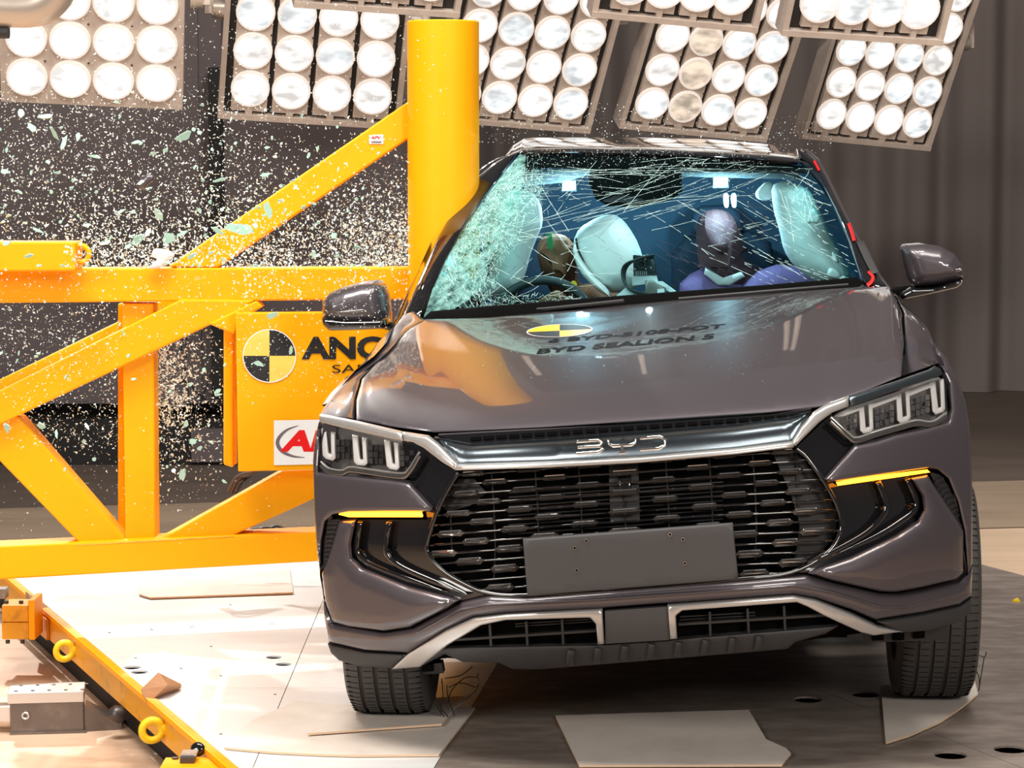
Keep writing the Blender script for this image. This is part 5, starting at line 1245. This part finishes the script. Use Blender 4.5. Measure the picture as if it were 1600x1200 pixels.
panel('bracket', [(1008, 439), (1022, 440), (1040, 450), (1041, 462), (1008, 463)], 1.96, 'dark_steel', cr_, thick=.03, h=.003, r=2, step=8)
panel('white_tag', [(1027, 452), (1038, 451), (1038, 459), (1027, 460)], 1.95, 'white_sticker', cr_, thick=.004, step=8)
for k in range(3):
    pts = [(1022, 402 - k * 2), (1000 - k * 2, 403 + k), (982 - k * 3, 414), (976 - k * 2, 430), (980, 448), (995, 458 - k), (1010, 456 + k * 2)]
    link('cable', *tube([C(a, b, 1.98 - k * .01) for a, b in cr(pts, 4)], .0042, 6), 'circuit', cr_, True, 60)
for x, y in ((971, 466), (991, 462), (1051, 447)): link('knob', *disc(C(x, y, 1.94), .006, -AX, 10, .01), 'cable', cr_)
# --- cable ties at the wheels
def ties(lst, dep, label):
    tt = [tube(cr([D(x, y, dep) for x, y in l_], 5), .0016, 5) for l_ in lst]
    tr_ = root('cable_ties', D(lst[0][-1][0], lst[0][-1][1], dep), label, 'cable ties')
    for q in tt: link('cable_tie', *q, 'cable', tr_, True, 60)
ties([[(695, 1060), (720, 1055), (738, 1042)], [(700, 1100), (705, 1080), (725, 1060), (746, 1058)], [(700, 1108), (716, 1098), (740, 1082), (748, 1068)], [(698, 1070), (700, 1090), (710, 1118)], [(684, 1095), (690, 1108), (700, 1120)], [(690, 1060), (692, 1090), (688, 1118)], [(747, 1052), (746, 1058), (749, 1064)], [(701, 1074), (720, 1067), (744, 1074)], [(680, 1085), (684, 1105), (694, 1120)]], wl_c.y - .12, 'loose black cable ties sticking out beside the wheel near the rig')
ties([[(1522, 1020), (1530, 1024), (1539, 1026), (1541, 1018)], [(1524, 1045), (1530, 1060), (1530, 1078)], [(1538, 1026), (1534, 1050), (1529, 1080)], [(1510, 1065), (1512, 1078), (1511, 1086)], [(1523, 1015), (1524, 1000), (1521, 985)]], wr_c.y - .05, 'black cable ties sticking out beside the wheel away from the rig')

# ============================================================ FLYING GLASS
def shard(px, py, sx, sy, ang, dep, m='shard'):
    c = D(px, py, dep); s = dep / FPX
    n = random.randint(5, 8); th = random.uniform(.003, .006)
    R_ = Matrix.Rotation(math.radians(-ang), 3, 'Y') @ Matrix.Rotation(random.uniform(-.7, .7), 3, 'X')
    out = []
    for k in range(n):
        q = 2 * math.pi * k / n + random.uniform(-.3, .3); r_ = random.uniform(.65, 1.1)
        out.append(c + R_ @ V((math.cos(q) * sx * .5 * s * r_, -th / 2, math.sin(q) * sy * .5 * s * r_)))
    v, f = prism(out, R_ @ V((random.uniform(-.002, .002), th, 0)))
    return link('glass_shard', v, f, m)
big = [(33, 178, 13, 18, 20), (72, 182, 30, 12, 10), (48, 198, 20, 12, -40), (85, 208, 10, 34, 15), (100, 222, 8, 28, -20), (122, 213, 8, 18, 0), (287, 213, 30, 14, 25), (312, 207, 10, 8, 0), (213, 222, 16, 6, 10), (258, 235, 10, 7, 0),
       (248, 335, 14, 26, 10), (312, 329, 8, 12, 20), (340, 360, 24, 8, -35), (372, 358, 46, 20, -15), (418, 328, 12, 30, 15), (399, 352, 10, 14, 0), (215, 375, 34, 14, 35), (200, 385, 18, 8, 10), (262, 372, 26, 22, 40), (285, 365, 22, 8, 20),
       (232, 362, 20, 10, 60), (135, 352, 12, 8, 0), (165, 380, 22, 7, 15), (415, 273, 18, 8, 15), (430, 245, 8, 5, 0), (386, 358, 26, 14, -10), (522, 368, 14, 10, 10), (490, 398, 8, 16, -5), (558, 386, 14, 8, -10), (343, 281, 26, 6, 12), (8, 268, 14, 10, 0),
       (10, 380, 18, 8, 30), (90, 270, 14, 5, 0), (240, 240, 10, 8, 20), (285, 740, 14, 32, -10), (302, 690, 14, 12, 30), (350, 752, 12, 6, -30), (291, 663, 8, 14, -35), (65, 665, 18, 14, -30), (88, 678, 6, 18, 10), (136, 666, 6, 14, 30), (395, 630, 4, 4, 0),
       (340, 611, 14, 8, 25), (340, 617, 14, 6, 10), (404, 568, 22, 8, -20), (10, 668, 10, 22, 10), (455, 548, 8, 22, -20), (425, 493, 22, 12, 10), (150, 245, 20, 5, -10), (30, 300, 14, 5, -20), (60, 360, 24, 6, -25), (110, 390, 20, 6, 10),
       (45, 400, 16, 6, 20), (150, 300, 8, 6, 0), (190, 330, 18, 5, 25), (220, 285, 14, 6, 30), (330, 395, 16, 6, 30), (300, 400, 24, 8, 30), (350, 405, 10, 8, 0), (262, 410, 10, 6, 0)]
for i, (x, y, a, b, g_) in enumerate(big):
    o = shard(x, y, a, b, g_, fy(x) - random.uniform(.05, .5))
    lower = y > 470
    own = {(285, 740): 'large yellow-green diamond glass shard falling beside the bottom of the yellow upright', (372, 358): 'largest pale green glass shard, in front of the upper yellow brace', (72, 182): 'broad pale green glass shard just under the leftmost floodlight bank',
           (418, 328): 'upright green glass shard in front of the middle of the upper brace', (302, 690): 'pale green glass shard right of the upright, above the diamond-shaped shard', (287, 213): 'broad green glass shard by itself between floodlight bank and upper brace',
           (425, 493): 'green glass shard in front of the top edge of the load cell block'}.get((x, y))
    if own: tag(o, own, 'glass shard'); continue
    tag(o, 'pale green glass shard in mid-air among the lower yellow beams' if lower else 'pale green glass shard in mid-air above the yellow top beam', 'glass shard', 'lower flying glass shards' if lower else 'upper flying glass shards')
for k in range(150):
    if random.random() < .75: x, y = random.uniform(0, 620), min(415, random.gauss(320, 90)); 
    else: x, y = random.uniform(0, 360), random.uniform(490, 740)
    if y < 150: y = random.uniform(170, 400)
    o = shard(x, y, random.uniform(5, 10), random.uniform(3, 7), random.uniform(0, 90), fy(x) - random.uniform(-.2, .6))
    lower = y > 470
    tag(o, 'pale green glass shard in mid-air among the lower yellow beams' if lower else 'pale green glass shard in mid-air above the yellow top beam', 'glass shard', 'lower flying glass shards' if lower else 'upper flying glass shards')
gs = panel('metal_fragment', [(212, 292), (222, 275), (238, 272), (243, 280), (232, 288), (225, 298)], 8.3, 'paint', None, P=D, thick=.004, step=6, ax=YV, h=.01, r=5)
tag(gs, 'dark curled fragment flying among the glass, above the drawbar', 'fragment')
# fine spray
vs, fs = [], []
def grain(x, y, dep, sz):
    c = D(x, y, dep); s = sz * dep / FPX
    a = V((random.gauss(0, 1), random.gauss(0, 1), random.gauss(0, 1))).normalized(); b = a.orthogonal().normalized(); d_ = a.cross(b)
    k = len(vs); e_ = random.uniform(.3, .8)
    vs.extend([c + a * s * .5, c - a * s * .4 + b * s * .35 * e_, c - a * s * .3 - b * s * .3 * e_ + d_ * s * .2, c - a * s * .2 - d_ * s * .3])
    fs.extend([(k, k + 1, k + 2), (k, k + 2, k + 3), (k, k + 3, k + 1), (k + 1, k + 3, k + 2)])
def spray(n, fx_, fy_, s0, s1, d0=-.6, d1=.5):
    for _ in range(int(n * 1.3)):
        x, y = fx_(), fy_()
        if x < -10 or x > 1350 or y < 2: continue
        sz = 1.25 * (s0 + (s1 - s0) * random.random() ** 2.4)
        grain(x, y, fy(min(x, 640)) + random.uniform(d0, d1), sz)
U, Gs = random.uniform, random.gauss
spray(2600, lambda: U(0, 640), lambda: Gs(330, 75), 1.5, 6, -.15, .5)
spray(2600, lambda: U(0, 420), lambda: U(140, 420), 1.2, 5, -.2, .5)
spray(2200, lambda: 640 - abs(Gs(0, 110)), lambda: min(416, 416 - abs(Gs(0, 60))), 1.5, 6)
spray(1500, lambda: U(100, 460), lambda: 418 - abs(Gs(0, 40)), 2, 7)
spray(1000, lambda: U(0, 700), lambda: U(0, 200), 1, 4)
spray(900, lambda: U(0, 185), lambda: U(476, 700), 1.2, 4.5)
spray(1500, lambda: 242 + abs(Gs(0, 40)), lambda: Gs(590, 70), 1.5, 7, .05, .5)
spray(600, lambda: U(40, 350), lambda: Gs(680, 45), 1.5, 6, 0, .5)
spray(250, lambda: U(380, 640), lambda: U(420, 470), 1.5, 6, -.3, -.03)
spray(350, lambda: U(0, 400), lambda: U(420, 560), 1.5, 6, -.3, -.05)
spray(300, lambda: U(370, 560), lambda: U(480, 620), 1, 4, -.3, -.12)
spray(150, lambda: U(0, 500), lambda: U(740, 850), 1, 3, -.3, .2)
spray(500, lambda: U(740, 1100), lambda: U(160, 225), 1, 3, .3, .8)
spray(250, lambda: U(1100, 1300), lambda: U(180, 240), 1, 2.5, .3, .8)
for _ in range(900):
    x, y = U(820, 1200), 232 + abs(Gs(0, 34))
    if inside_w(x, y) or y < 245: grain(x, y, C(x, y, (ws_f(x, max(y, 242)) - .02)).y, U(1, 2.6))
for _ in range(160):
    x, y = U(505, 605), U(445, 512); grain(x, y, C(x, y, 1.64).y, U(1, 3.5))
for _ in range(200):
    x, y = U(700, 1200), U(500, 600); p_ = H(x, y, .004); grain(x, y, p_.y, U(.8, 1.8))
o = link('glass_spray', vs, fs, 'spray')
tag(o, 'fine white spray of broken glass filling the air left of the car', 'glass spray', kind='stuff')
